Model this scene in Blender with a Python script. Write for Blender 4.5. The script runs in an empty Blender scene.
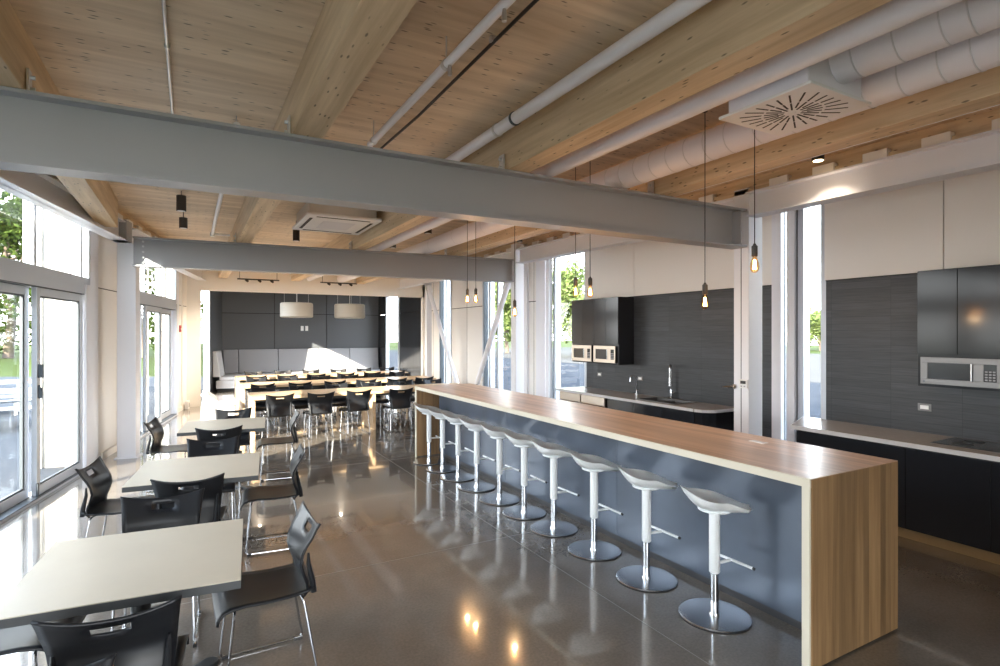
import bpy, math, random
from mathutils import Vector, Matrix
S = bpy.context.scene
COL = S.collection
PI = math.pi
rnd = random.Random(7)

# ------------------------------------------------------------------ materials
def _nt(name):
    m = bpy.data.materials.new(name); m.use_nodes = True
    nt = m.node_tree
    return m, nt, nt.nodes['Principled BSDF']

def mat(name, col, rough=.5, metal=0., spec=.5, coat=0., bump=0., bscale=40., var=0., vscale=6.):
    m, nt, b = _nt(name)
    b.inputs['Base Color'].default_value = (*col, 1)
    b.inputs['Roughness'].default_value = rough
    b.inputs['Metallic'].default_value = metal
    b.inputs['Specular IOR Level'].default_value = spec
    b.inputs['Coat Weight'].default_value = coat
    b.inputs['Coat Roughness'].default_value = .08
    tc = nt.nodes.new('ShaderNodeTexCoord')
    if var > 0:
        n = nt.nodes.new('ShaderNodeTexNoise'); n.inputs['Scale'].default_value = vscale; n.inputs['Detail'].default_value = 5
        nt.links.new(tc.outputs['Object'], n.inputs['Vector'])
        r = nt.nodes.new('ShaderNodeValToRGB')
        r.color_ramp.elements[0].position = .3; r.color_ramp.elements[1].position = .7
        r.color_ramp.elements[0].color = (*[c*(1-var) for c in col], 1)
        r.color_ramp.elements[1].color = (*[min(1, c*(1+var)) for c in col], 1)
        nt.links.new(n.outputs['Fac'], r.inputs['Fac']); nt.links.new(r.outputs['Color'], b.inputs['Base Color'])
    if bump > 0:
        n = nt.nodes.new('ShaderNodeTexNoise'); n.inputs['Scale'].default_value = bscale; n.inputs['Detail'].default_value = 3
        nt.links.new(tc.outputs['Object'], n.inputs['Vector'])
        bp = nt.nodes.new('ShaderNodeBump'); bp.inputs['Strength'].default_value = bump; bp.inputs['Distance'].default_value = .01
        nt.links.new(n.outputs['Fac'], bp.inputs['Height']); nt.links.new(bp.outputs['Normal'], b.inputs['Normal'])
    return m

def emis(name, col, s):
    m, nt, b = _nt(name)
    b.inputs['Base Color'].default_value = (*col, 1)
    b.inputs['Emission Color'].default_value = (*col, 1)
    b.inputs['Emission Strength'].default_value = s
    return m

def glass(name, tint=(1, 1, 1), ior=1.45):
    m = bpy.data.materials.new(name); m.use_nodes = True; nt = m.node_tree; nt.nodes.clear()
    o = nt.nodes.new('ShaderNodeOutputMaterial'); mx = nt.nodes.new('ShaderNodeMixShader')
    f = nt.nodes.new('ShaderNodeFresnel'); f.inputs['IOR'].default_value = ior
    t = nt.nodes.new('ShaderNodeBsdfTransparent'); t.inputs['Color'].default_value = (*tint, 1)
    g = nt.nodes.new('ShaderNodeBsdfGlossy'); g.inputs['Roughness'].default_value = .02
    ge = nt.nodes.new('ShaderNodeNewGeometry'); inv = nt.nodes.new('ShaderNodeMath'); inv.operation = 'SUBTRACT'; inv.inputs[0].default_value = 1
    mu = nt.nodes.new('ShaderNodeMath'); mu.operation = 'MULTIPLY'
    nt.links.new(ge.outputs['Backfacing'], inv.inputs[1]); nt.links.new(inv.outputs[0], mu.inputs[0]); nt.links.new(f.outputs[0], mu.inputs[1])
    nt.links.new(mu.outputs[0], mx.inputs[0]); nt.links.new(t.outputs[0], mx.inputs[1]); nt.links.new(g.outputs[0], mx.inputs[2])
    nt.links.new(mx.outputs[0], o.inputs['Surface'])
    return m

class N:                                   # tiny node helper
    def __init__(s, nt): s.nt = nt
    def new(s, t, **kw):
        n = s.nt.nodes.new(t)
        for k, v in kw.items(): setattr(n, k, v)
        return n
    def link(s, a, b): s.nt.links.new(a, b)
    def math(s, op, a, b=None):
        n = s.new('ShaderNodeMath', operation=op)
        for i, v in enumerate((a, b)):
            if v is None: continue
            if hasattr(v, 'links') or hasattr(v, 'is_output'): s.link(v, n.inputs[i])
            else: n.inputs[i].default_value = v
        return n.outputs[0]
    def ramp(s, fac, stops):
        r = s.new('ShaderNodeValToRGB'); e = r.color_ramp.elements
        while len(e) < len(stops): e.new(.5)
        for i, (p, c) in enumerate(stops):
            e[i].position = p; e[i].color = (*c, 1)
        s.link(fac, r.inputs['Fac']); return r.outputs['Color']
    def mix(s, fac, a, b, mode='MIX'):
        m = s.new('ShaderNodeMix', data_type='RGBA', blend_type=mode)
        for k, v in ((0, fac), (6, a), (7, b)):
            if hasattr(v, 'is_output'): s.link(v, m.inputs[k])
            else: m.inputs[k].default_value = v if k == 0 else (*v, 1)
        return m.outputs[2]

def wood(name, dark, light, scale, knots=.5, strips=None, strip_axis=0, rough=.55, strip_var=.35, knotscale=None, coat=0):
    """scale: mapping scale per axis (small along the grain). strips: width of laminated strips."""
    m, nt, b = _nt(name); n = N(nt)
    tc = n.new('ShaderNodeTexCoord')
    mp = n.new('ShaderNodeMapping'); mp.inputs['Scale'].default_value = scale
    n.link(tc.outputs['Object'], mp.inputs['Vector'])
    ns = n.new('ShaderNodeTexNoise'); ns.inputs['Scale'].default_value = 1; ns.inputs['Detail'].default_value = 6; ns.inputs['Roughness'].default_value = .6
    n.link(mp.outputs[0], ns.inputs['Vector'])
    c = n.ramp(ns.outputs['Fac'], [(.32, dark), (.68, light)])
    if strips:
        sx = n.new('ShaderNodeSeparateXYZ'); n.link(tc.outputs['Object'], sx.inputs[0])
        fl = n.math('FLOOR', n.math('DIVIDE', sx.outputs[strip_axis], strips))
        # staggered board lengths
        wn = n.new('ShaderNodeTexWhiteNoise', noise_dimensions='1D'); n.link(fl, wn.inputs['W'])
        f = n.math('ADD', n.math('MULTIPLY', wn.outputs['Value'], strip_var), 1 - strip_var*.6)
        cc = n.new('ShaderNodeCombineColor')
        for i in range(3): n.link(f, cc.inputs[i])
        c = n.mix(1., c, cc.outputs[0], 'MULTIPLY')
    if knots > 0:
        ks = knotscale or [v*.9 for v in scale]
        mk = n.new('ShaderNodeMapping'); mk.inputs['Scale'].default_value = ks
        n.link(tc.outputs['Object'], mk.inputs['Vector'])
        vo = n.new('ShaderNodeTexVoronoi'); vo.inputs['Scale'].default_value = 1; vo.inputs['Randomness'].default_value = 1
        n.link(mk.outputs[0], vo.inputs['Vector'])
        k = n.ramp(vo.outputs['Distance'], [(.14, (1, 1, 1)), (.26, (0, 0, 0))])
        sc_ = n.new('ShaderNodeSeparateColor'); n.link(vo.outputs['Color'], sc_.inputs[0])
        kk = n.math('MULTIPLY', k, n.math('GREATER_THAN', sc_.outputs[0], .62))
        kf = n.math('MULTIPLY', kk, knots)
        c = n.mix(kf, c, tuple(v*.12 for v in dark))
    n.link(c, b.inputs['Base Color'])
    b.inputs['Roughness'].default_value = rough
    b.inputs['Coat Weight'].default_value = coat
    b.inputs['Coat Roughness'].default_value = .15
    return m

M = {}
M['deck'] = wood('deck_wood', (.58, .44, .30), (.80, .65, .48), (.7, 9, 9), knots=.75, strips=.62, strip_axis=1, strip_var=.16, knotscale=(9, 34, 20), rough=.6)
M['glulam'] = wood('glulam_wood', (.54, .40, .24), (.78, .62, .42), (14, .8, 14), knots=.75, knotscale=(34, 10, 34), rough=.6)
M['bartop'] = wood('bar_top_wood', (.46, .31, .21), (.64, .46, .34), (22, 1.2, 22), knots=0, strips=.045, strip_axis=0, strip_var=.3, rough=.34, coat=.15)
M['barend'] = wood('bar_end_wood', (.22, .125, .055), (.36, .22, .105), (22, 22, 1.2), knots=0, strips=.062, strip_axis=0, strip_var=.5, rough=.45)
M['baredge'] = mat('bar_edge', (.66, .61, .50), .5)
M['barpanel'] = mat('bar_panel', (.095, .118, .158), .26, .25, .5, var=.12, vscale=2.5)
M['barkick'] = mat('bar_kick', (.03, .03, .035), .5)
M['steel'] = mat('painted_steel_shaded', (.36, .375, .405), .42)  # same paint as the pale steel, darkened to carry the beams' shade
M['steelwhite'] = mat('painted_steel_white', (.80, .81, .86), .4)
M['bolt'] = mat('bolt_steel', (.62, .63, .65), .3, .8)
M['galv'] = mat('galvanised', (.70, .70, .70), .38, .75)
M['duct'] = mat('white_duct', (.84, .83, .88), .45, bump=.15, bscale=20)
M['ductseam'] = mat('duct_seam', (.70, .70, .73), .5)
M['pipe'] = mat('white_pipe', (.88, .88, .92), .35)
M['conduit'] = mat('conduit', (.55, .56, .58), .3, .8)
M['black'] = mat('black_cable', (.012, .012, .012), .5)
M['socket'] = mat('socket_dark', (.03, .028, .026), .45)
M['panel'] = mat('wall_panel', (.82, .80, .77), .5)
M['panelwhite'] = mat('wall_white', (.86, .84, .80), .55)
M['frame'] = mat('aluminium_frame', (.54, .58, .64), .38, .3)
M['framedark'] = mat('gasket_dark', (.06, .075, .09), .5)
M['glass'] = glass('window_glass', (.86, .88, .89))
M['stool'] = mat('stool_white', (.86, .89, .91), .3)
M['chrome'] = mat('chrome', (.62, .64, .67), .12, 1.)
M['chromedisc'] = mat('chrome_disc', (.70, .72, .75), .22, 1.)
M['rubber'] = mat('rubber', (.02, .02, .022), .6)
M['chair'] = mat('chair_plastic', (.013, .0145, .018), .34, spec=.32)
M['chairwire'] = mat('chair_wire', (.40, .41, .43), .2, 1.)
M['tabletop'] = mat('table_laminate', (.57, .515, .42), .34, var=.04, vscale=3)
M['tableedge'] = mat('table_edge', (.045, .05, .055), .5)
M['tablebase'] = mat('table_base', (.03, .034, .038), .4)
M['oak'] = wood('table_oak', (.50, .34, .19), (.68, .50, .32), (1.4, 16, 16), knots=0, rough=.35, coat=.2)
M['grey'] = mat('booth_vinyl', (.34, .34, .36), .5)
M['boothwhite'] = mat('booth_light_vinyl', (.62, .62, .64), .5)
M['charcoal'] = mat('charcoal_panel', (.095, .10, .11), .42)
M['groove'] = mat('groove', (.02, .02, .02), .8)
M['gloss'] = mat('gloss_cabinet', (.020, .022, .027), .14, spec=.35)
M['glossgrey'] = mat('gloss_cabinet_grey', (.026, .028, .032), .12, spec=.22)
M['counter'] = mat('counter_top', (.37, .325, .285), .2, var=.05, vscale=30)
M['counteredge'] = mat('counter_edge', (.66, .67, .69), .35)
M['stainless'] = mat('stainless', (.17, .17, .17), .42, .8)
M['stainlesswarm'] = mat('stainless_warm', (.60, .52, .44), .38, .9)
M['mwglass'] = mat('microwave_glass', (.03, .032, .034), .12)
M['white'] = mat('white_plastic', (.80, .80, .80), .4)
M['red'] = mat('red_plastic', (.45, .04, .04), .4)
M['plinth'] = mat('wood_plinth', (.30, .20, .10), .5)
M['shade'] = mat('fabric_shade', (.60, .58, .53), .8)
M['ceilwhite'] = mat('ceiling_white', (.76, .74, .70), .7)
M['slot'] = mat('slot_dark', (.03, .03, .03), .7)
M['filament'] = emis('filament', (1., .50, .17), 60)
M['lampwarm'] = emis('warm_lens', (1., .72, .40), 5)
M['bulbglass'] = glass('bulb_glass', (1., .80, .55), 1.3)
M['bark'] = mat('bark', (.12, .09, .07), .9, bump=.5)
M['patio'] = mat('patio_concrete', (.044, .050, .060), .9, spec=.05, var=.05, vscale=1)
M['lawn'] = mat('lawn', (.034, .048, .010), .9, spec=.05, var=.25, vscale=2)
M['gravel'] = mat('gravel', (.022, .026, .034), .9, spec=.05, var=.35, vscale=4)
M['road'] = mat('road', (.060, .057, .054), .9, spec=.05, var=.06, vscale=1)
M['cladding'] = mat('white_cladding', (.30, .295, .275), .6)
M['benchwood'] = mat('bench_grey', (.25, .26, .27), .7)

def floor_mat():
    m, nt, b = _nt('polished_concrete'); n = N(nt)
    tc = n.new('ShaderNodeTexCoord')
    a = n.new('ShaderNodeTexNoise'); a.inputs['Scale'].default_value = .9; a.inputs['Detail'].default_value = 7; a.inputs['Roughness'].default_value = .62
    n.link(tc.outputs['Object'], a.inputs['Vector'])
    c = n.ramp(a.outputs['Fac'], [(.3, (.135, .117, .10)), (.7, (.215, .188, .162))])
    f = n.new('ShaderNodeTexNoise'); f.inputs['Scale'].default_value = 60; f.inputs['Detail'].default_value = 3
    n.link(tc.outputs['Object'], f.inputs['Vector'])
    g = n.ramp(f.outputs['Fac'], [(.3, (.86, .86, .86)), (.7, (1.1, 1.1, 1.1))])
    c = n.mix(1., c, g, 'MULTIPLY')
    n.link(c, b.inputs['Base Color'])
    r = n.new('ShaderNodeMapRange'); r.inputs['To Min'].default_value = .08; r.inputs['To Max'].default_value = .20
    n.link(a.outputs['Fac'], r.inputs['Value']); n.link(r.outputs[0], b.inputs['Roughness'])
    b.inputs['IOR'].default_value = 1.6
    b.inputs['Coat Weight'].default_value = .7; b.inputs['Coat Roughness'].default_value = .035; b.inputs['Coat IOR'].default_value = 1.5
    bp = n.new('ShaderNodeBump'); bp.inputs['Strength'].default_value = .06; bp.inputs['Distance'].default_value = .02
    w = n.new('ShaderNodeTexNoise'); w.inputs['Scale'].default_value = 3; n.link(tc.outputs['Object'], w.inputs['Vector'])
    n.link(w.outputs['Fac'], bp.inputs['Height']); n.link(bp.outputs[0], b.inputs['Normal'])
    return m
M['floor'] = floor_mat()

def tile_mat():
    m, nt, b = _nt('charcoal_tile'); n = N(nt)
    tc = n.new('ShaderNodeTexCoord')
    mp = n.new('ShaderNodeMapping'); mp.inputs['Rotation'].default_value = (0, PI/2, 0)
    sx = n.new('ShaderNodeSeparateXYZ'); n.link(tc.outputs['Object'], sx.inputs[0])
    cb = n.new('ShaderNodeCombineXYZ'); n.link(sx.outputs[1], cb.inputs[0]); n.link(sx.outputs[2], cb.inputs[1])
    br = n.new('ShaderNodeTexBrick'); n.link(cb.outputs[0], br.inputs['Vector'])
    br.offset = 0; br.inputs['Scale'].default_value = 1
    br.inputs['Brick Width'].default_value = .6; br.inputs['Row Height'].default_value = .075; br.inputs['Mortar Size'].default_value = .0016
    br.inputs['Color1'].default_value = (.045, .049, .055, 1); br.inputs['Color2'].default_value = (.060, .065, .072, 1)
    br.inputs['Mortar'].default_value = (.025, .028, .032, 1)
    st = n.new('ShaderNodeMapping'); st.inputs['Scale'].default_value = (1, 4, 90)
    n.link(tc.outputs['Object'], st.inputs['Vector'])
    ns = n.new('ShaderNodeTexNoise'); ns.inputs['Scale'].default_value = 1; ns.inputs['Detail'].default_value = 3; n.link(st.outputs[0], ns.inputs['Vector'])
    g = n.ramp(ns.outputs['Fac'], [(.3, (.80, .80, .80)), (.7, (1.15, 1.15, 1.15))])
    c = n.mix(1., br.outputs['Color'], g, 'MULTIPLY')
    n.link(c, b.inputs['Base Color']); b.inputs['Roughness'].default_value = .38; b.inputs['Specular IOR Level'].default_value = .28
    return m
M['tile'] = tile_mat()

def foliage_mat(name, a, c2):
    m = bpy.data.materials.new(name); m.use_nodes = True; nt = m.node_tree; nt.nodes.clear(); n = N(nt)
    o = n.new('ShaderNodeOutputMaterial'); mx = n.new('ShaderNodeMixShader'); mx.inputs[0].default_value = .35
    d = n.new('ShaderNodeBsdfDiffuse'); t = n.new('ShaderNodeBsdfTranslucent')
    tc = n.new('ShaderNodeTexCoord'); ns = n.new('ShaderNodeTexNoise'); ns.inputs['Scale'].default_value = 2.5
    n.link(tc.outputs['Object'], ns.inputs['Vector'])
    c = n.ramp(ns.outputs['Fac'], [(.35, a), (.65, c2)])
    n.link(c, d.inputs['Color']); n.link(c, t.inputs['Color'])
    n.link(d.outputs[0], mx.inputs[1]); n.link(t.outputs[0], mx.inputs[2]); n.link(mx.outputs[0], o.inputs['Surface'])
    return m
M['leaf'] = foliage_mat('leaf_green', (.022, .04, .008), (.085, .12, .028))
M['leaf2'] = foliage_mat('leaf_dark_green', (.06, .09, .025), (.20, .25, .09))

# ------------------------------------------------------------------ mesh builder
class MB:
    def __init__(s): s.v = []; s.f = []; s.sm = []; s.mi = []
    def add(s, vs, fs, smooth=False, m=0):
        k = len(s.v); s.v += [tuple(v) for v in vs]
        for f in fs: s.f.append(tuple(i + k for i in f)); s.sm.append(smooth); s.mi.append(m)
        return s
    def box(s, a, b, m=0, mat=None):
        x0, y0, z0 = a; x1, y1, z1 = b
        vs = [Vector(p) for p in ((x0,y0,z0),(x1,y0,z0),(x1,y1,z0),(x0,y1,z0),(x0,y0,z1),(x1,y0,z1),(x1,y1,z1),(x0,y1,z1))]
        if mat: vs = [mat @ v for v in vs]
        return s.add(vs, [(0,3,2,1),(4,5,6,7),(0,1,5,4),(1,2,6,5),(2,3,7,6),(3,0,4,7)], m=m)
    def prism(s, poly, z0, z1, m=0, smooth=False):          # poly in xy
        n = len(poly)
        vs = [(x, y, z0) for x, y in poly] + [(x, y, z1) for x, y in poly]
        s.add(vs, [tuple(range(n))[::-1], tuple(range(n, 2*n))], m=m)
        k = len(s.v) - 2*n
        for i in range(n):
            j = (i+1) % n; s.f.append((k+i, k+j, k+n+j, k+n+i)); s.sm.append(smooth); s.mi.append(m)
        return s
    def extr(s, poly, p0, p1, up=(0,0,1), m=0):             # section poly (side, up) swept from p0 to p1
        p0 = Vector(p0); p1 = Vector(p1); d = (p1-p0).normalized(); up = Vector(up)
        sd = d.cross(up).normalized(); up = sd.cross(d)
        n = len(poly)
        vs = [p0 + sd*a + up*b for a, b in poly] + [p1 + sd*a + up*b for a, b in poly]
        fs = [tuple(range(n))[::-1], tuple(range(n, 2*n))] + [(i, (i+1)%n, n+(i+1)%n, n+i) for i in range(n)]
        return s.add(vs, fs, m=m)
    def lathe(s, prof, c=(0,0,0), n=24, m=0):               # prof: (r,z) list
        c = Vector(c); vs = []; fs = []
        for r, z in prof:
            for i in range(n):
                a = 2*PI*i/n; vs.append(c + Vector((r*math.cos(a), r*math.sin(a), z)))
        for j in range(len(prof)-1):
            for i in range(n):
                k = (i+1) % n; fs.append((j*n+i, j*n+k, (j+1)*n+k, (j+1)*n+i))
        s.add(vs, fs, True, m)
        k = len(s.v) - len(vs)
        s.f.append(tuple(k+i for i in range(n))[::-1]); s.sm.append(False); s.mi.append(m)
        s.f.append(tuple(k+(len(prof)-1)*n+i for i in range(n))); s.sm.append(False); s.mi.append(m)
        return s
    def tube(s, pts, r, n=10, m=0, cap=True):
        pts = [Vector(p) for p in pts]; rs = r if isinstance(r, (list, tuple)) else [r]*len(pts)
        ref = None; vs = []
        for i, p in enumerate(pts):
            d = (pts[min(i+1, len(pts)-1)] - pts[max(i-1, 0)]).normalized()
            if ref is None:
                ref = Vector((0,0,1)) if abs(d.z) < .9 else Vector((1,0,0))
            a = d.cross(ref).normalized(); ref = a.cross(d).normalized()
            for k in range(n):
                t = 2*PI*k/n; vs.append(p + (a*math.cos(t) + ref*math.sin(t))*rs[i])
        fs = [(i*n+k, i*n+(k+1)%n, (i+1)*n+(k+1)%n, (i+1)*n+k) for i in range(len(pts)-1) for k in range(n)]
        s.add(vs, fs, True, m)
        if cap:
            k = len(s.v) - len(vs)
            s.f.append(tuple(k+i for i in range(n))[::-1]); s.sm.append(False); s.mi.append(m)
            s.f.append(tuple(k+(len(pts)-1)*n+i for i in range(n))); s.sm.append(False); s.mi.append(m)
        return s

def arc(pts, r=.03, n=5):
    """round the corners of a polyline"""
    pts = [Vector(p) for p in pts]; out = [pts[0]]
    for i in range(1, len(pts)-1):
        a, b, c = pts[i-1], pts[i], pts[i+1]
        ra = min(r, (a-b).length*.45, (c-b).length*.45)
        p = b + (a-b).normalized()*ra; q = b + (c-b).normalized()*ra
        for k in range(n+1):
            t = k/n; out.append(p*(1-t)**2 + b*2*t*(1-t) + q*t*t)
    return out + [pts[-1]]

def rootmat(o):
    return Matrix.Translation(o.location) @ Matrix.Rotation(o.rotation_euler.z, 4, 'Z')

def tag(o, label=None, cat=None, group=None, kind=None):
    if label: o['label'] = label
    if cat: o['category'] = cat
    if group: o['group'] = group
    if kind: o['kind'] = kind
    return o

def obj(name, mb, mats, parent=None, world=False, bevel=0, solid=0, sub=0):
    """link ONE mesh object; world=True: vertices are in world space and get moved into the thing's frame"""
    if not isinstance(mats, (list, tuple)): mats = [mats]
    vs = mb.v
    if world and parent is not None:
        p = parent
        inv = None
        chain = []
        while p: chain.append(p); p = p.parent
        T = Matrix.Identity(4)
        for q in reversed(chain): T = T @ rootmat(q)
        inv = T.inverted(); vs = [inv @ Vector(v) for v in vs]
    me = bpy.data.meshes.new(name)
    me.from_pydata([tuple(v) for v in vs], [], mb.f)
    for m in mats: me.materials.append(M[m] if isinstance(m, str) else m)
    me.polygons.foreach_set('use_smooth', mb.sm)
    me.polygons.foreach_set('material_index', mb.mi)
    me.update()
    if any(mb.sm): me.set_sharp_from_angle(angle=math.radians(40))
    o = bpy.data.objects.new(name, me); COL.objects.link(o)
    if parent: o.parent = parent
    if solid:
        md = o.modifiers.new('solid', 'SOLIDIFY'); md.thickness = solid; md.offset = 0
    if bevel:
        md = o.modifiers.new('bevel', 'BEVEL'); md.width = bevel; md.segments = 2; md.limit_method = 'ANGLE'
    if sub:
        md = o.modifiers.new('sub', 'SUBSURF'); md.levels = sub; md.render_levels = sub
    return o

def thing(name, label, cat, loc=(0,0,0), rz=0, group=None, kind=None):
    o = bpy.data.objects.new(name, None); COL.objects.link(o)
    o.empty_display_size = .1; o.location = loc; o.rotation_euler = (0, 0, rz)
    return tag(o, label, cat, group, kind)

def struct(name, mb, mats, **kw):
    o = obj(name, mb, mats, **kw); o['kind'] = 'structure'; return o

def copy_thing(root, loc, rz, label, group=None):
    def rec(o, parent):
        c = o.copy(); COL.objects.link(c)
        if parent: c.parent = parent
        for ch in [x for x in o.children]: rec(ch, c)
        return c
    r = rec(root, None); r.location = loc; r.rotation_euler = (0, 0, rz); r['label'] = label
    if group: r['group'] = group
    return r

def B(a, b, m=0): return MB().box(a, b, m)

# ------------------------------------------------------------------ camera  (x: across the bar, y: along the bar)
cd = bpy.data.cameras.new('camera'); cam = bpy.data.objects.new('camera', cd); COL.objects.link(cam)
cam.location = (0, 0, 1.85); cam.rotation_euler = (PI/2, 0, -math.radians(29.16))
cd.lens = 20.0; cd.sensor_width = 36; cd.clip_start = .02; cd.clip_end = 400
S.camera = cam

# ------------------------------------------------------------------ left wall frame
LT = math.atan(.182)                        # the glazed wall leans 10.3 degrees off the bar's direction
def LX(y): return -2.987 + .182*y
LU = Vector((math.sin(LT), math.cos(LT), 0)); LN = Vector((math.cos(LT), -math.sin(LT), 0))   # along wall, into the room
def LW(y, off=0, z=0):
    """point on the left wall line at world y, pushed into the room by off"""
    return Vector((LX(y), y, z)) + LN*off
def wbox(mb, y0, y1, o0, o1, z0, z1, m=0):
    p = LW(y0); L = (LW(y1)-p).length
    T = Matrix((( LN.x, LU.x, 0, p.x), (LN.y, LU.y, 0, p.y), (0, 0, 1, 0), (0, 0, 0, 1)))
    return mb.box((o0, 0, z0), (o1, L, z1), m, T)

DZ = 3.62      # underside of the deck
# floor --------------------------------------------------------------
fl = MB().prism([(-3.6, -3.2), (6.6, -3.2), (6.6, 22), (1.02, 22)], -.12, 0)
fl = struct('floor', fl, 'floor')
fj = MB()
for x in (2.53, -1.5): fj.box((x-.003, -3, 0), (x+.003, 15.9, .0008))
for y in (.9, 4.37, 7.85, 11.5, 15.0): fj.box((-2.0+.15*y, y-.003, 0), (6.2, y+.003, .0008))
struct('trim_1', fj, mat('floor_joint', (.19, .17, .15), .3))
# ceiling deck --------------------------------------------------------
dk = MB().prism([(LX(-3.2)-.2, -3.2), (6.5, -3.2), (6.5, 16.0), (LX(16)-.2, 16.0)], DZ, DZ+.15)
struct('ceiling', dk, 'deck')
struct('ceiling_far', B((.0, 16.05, 3.35), (6.9, 22, 3.45)), 'ceilwhite')
# back-of-room wall, behind the camera: glazed at left, right half closed to cut light
bw = MB().box((-3.6, -3.3, 3.1), (6.6, -3.2, DZ))
for x in (-3.6, -1.1, 1.4, 3.9, 6.4): bw.box((x, -3.3, 0), (x+.12, -3.2, 3.1))
bw.box((1.4, -3.3, 0), (6.6, -3.2, 3.1))
struct('wall_back', bw, 'panelwhite')

# ------------------------------------------------------------------ left wall: panels, transoms, sliding doors
wl = MB()
wbox(wl, -3.2, 2.6, -.12, .02, 0, DZ)
wbox(wl, 9.90, 10.75, -.12, .02, 0, 2.50); wbox(wl, 9.90, 10.75, -.12, .02, 2.515, DZ)
wbox(wl, 14.92, 16.35, -.12, .02, 0, 2.50); wbox(wl, 14.92, 16.35, -.12, .02, 2.515, DZ)
wbox(wl, 10.75, 10.98, -.12, .06, 0, DZ)
wbox(wl, 15.30, 15.34, .02, .045, 0, DZ)
wbox(wl, 19.0, 22, -.12, .0, 0, 3.4)
wl = struct('wall_left', wl, 'panel')
g = MB()
wbox(g, 9.90, 10.75, -.10, .012, 2.50, 2.515); wbox(g, 14.92, 16.35, -.10, .012, 2.50, 2.515)
obj('panel_groove', g, 'groove', wl)
# far charcoal part of the left wall
cp = MB(); wbox(cp, 19.0, 22, 0, .03, 0, 3.35); struct('wall_left_far', cp, 'charcoal')
# baseboard
bb = MB(); wbox(bb, 9.90, 10.98, .06, .075, 0, .10); wbox(bb, 14.92, 15.85, .02, .035, 0, .10); struct('baseboard_left', bb, 'panelwhite')

def glazed_bay(i, ys, y_end, name_w, name_d, handle_y):
    y0 = ys[0]; y1 = ys[-1]
    # --- upper window
    f = MB()
    wbox(f, y0, y_end, -.06, .06, 2.50, 2.60); wbox(f, y0, y_end, -.06, .06, 3.36, 3.60)
    for y in ys: wbox(f, y-.03, y+.03, -.05, .05, 2.5, 3.5)
    wbox(f, y_end-.05, y_end, -.06, .06, 2.5, 3.6)
    w = struct(name_w, f, 'frame')
    p = MB()
    for a, b in zip(ys, list(ys[1:]) + [y_end]):
        if b - a > .15: wbox(p, a+.03, b-.03, -.012, .0, 2.60, 3.36)
    p = obj('pane', p, 'glass', w)
    # --- jamb / strip window between door and panel
    j = MB(); wbox(j, y1+.02, y_end-.02, -.10, .10, 0, 2.5); wbox(j, y_end, y_end+.10, -.12, .05, 0, 3.6); wbox(j, y_end+.13, y_end+.40, -.12, .03, 0, 3.6)
    obj('jamb', j, 'steelwhite', w)
    k = MB(); wbox(k, y_end+.10, y_end+.13, -.12, .02, 0, 3.6); wbox(k, y_end-.02, y_end, -.1, .055, 0, 2.5); obj('gasket', k, 'framedark', w)
    # --- sliding door
    d = MB()
    wbox(d, y0, y1, -.08, .08, 2.37, 2.50)          # head
    wbox(d, y0, y1, -.08, .10, 0, .035)             # track
    d = struct(name_d, d, 'frame')
    h = MB(); wbox(h, y0, y1, -.06, .083, 2.362, 2.372); wbox(h, y0, y1, -.01, .102, .028, .038); obj('track_line', h, 'framedark', d)
    for n, (a, b) in enumerate(zip(ys[:-1], ys[1:])):
        o0, o1 = (-.055, -.005) if (n % 2 == 1) == (i == 1) else (.015, .065)
        fr = MB()
        wbox(fr, a, a+.085, o0, o1, .035, 2.36); wbox(fr, b-.085, b, o0, o1, .035, 2.36)
        wbox(fr, a+.085, b-.085, o0, o1, .035, .14); wbox(fr, a+.085, b-.085, o0, o1, 2.27, 2.36)
        lf = obj('door_leaf', fr, 'frame', d, bevel=.004)
        gk = MB(); oo = o1 - .012
        wbox(gk, a+.085, a+.115, o0+.01, oo, .14, 2.27); wbox(gk, b-.115, b-.085, o0+.01, oo, .14, 2.27)
        wbox(gk, a+.115, b-.115, o0+.01, oo, .14, .16); wbox(gk, a+.115, b-.115, o0+.01, oo, 2.25, 2.27)
        obj('gasket', gk, 'framedark', lf)
        gp = MB(); wbox(gp, a+.1, b-.1, (o0+o1)/2-.004, (o0+o1)/2+.004, .15, 2.26); obj('pane', gp, 'glass', lf)
        if abs(a - handle_y) < .02:
            hd = MB(); wbox(hd, a+.02, a+.05, o1, o1+.045, 1.35, 1.50); wbox(hd, a+.025, a+.045, o1, o1+.02, 1.20, 1.27); wbox(hd, a+.03, a+.045, o1, o1+.04, 1.12, 1.24)
            obj('handle', hd, 'framedark', lf, bevel=.003)
            lk = MB(); wbox(lk, a-.02, a+.02, o1, o1+.015, .04, .18); obj('bolt_cover', lk, 'framedark', lf)
glazed_bay(1, [2.70, 4.0, 5.3, 6.6, 7.90, 9.20], 9.47, 'window_1', 'door_1', 7.90)
glazed_bay(2, [11.0, 12.15, 13.3, 14.45], 14.62, 'window_2', 'door_2', 13.3)
# narrow glass in the far room's left wall
f = MB(); wbox(f, 16.4, 16.48, -.06, .06, 0, 3.35); wbox(f, 18.92, 19.0, -.06, .06, 0, 3.35); wbox(f, 16.4, 19, -.06, .06, 3.27, 3.35); wbox(f, 16.4, 19, -.06, .06, 0, .08)
w = struct('window_3', f, 'frame'); p = MB(); wbox(p, 16.48, 18.92, -.01, 0, .08, 3.27); obj('pane', p, 'glass', w)

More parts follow.
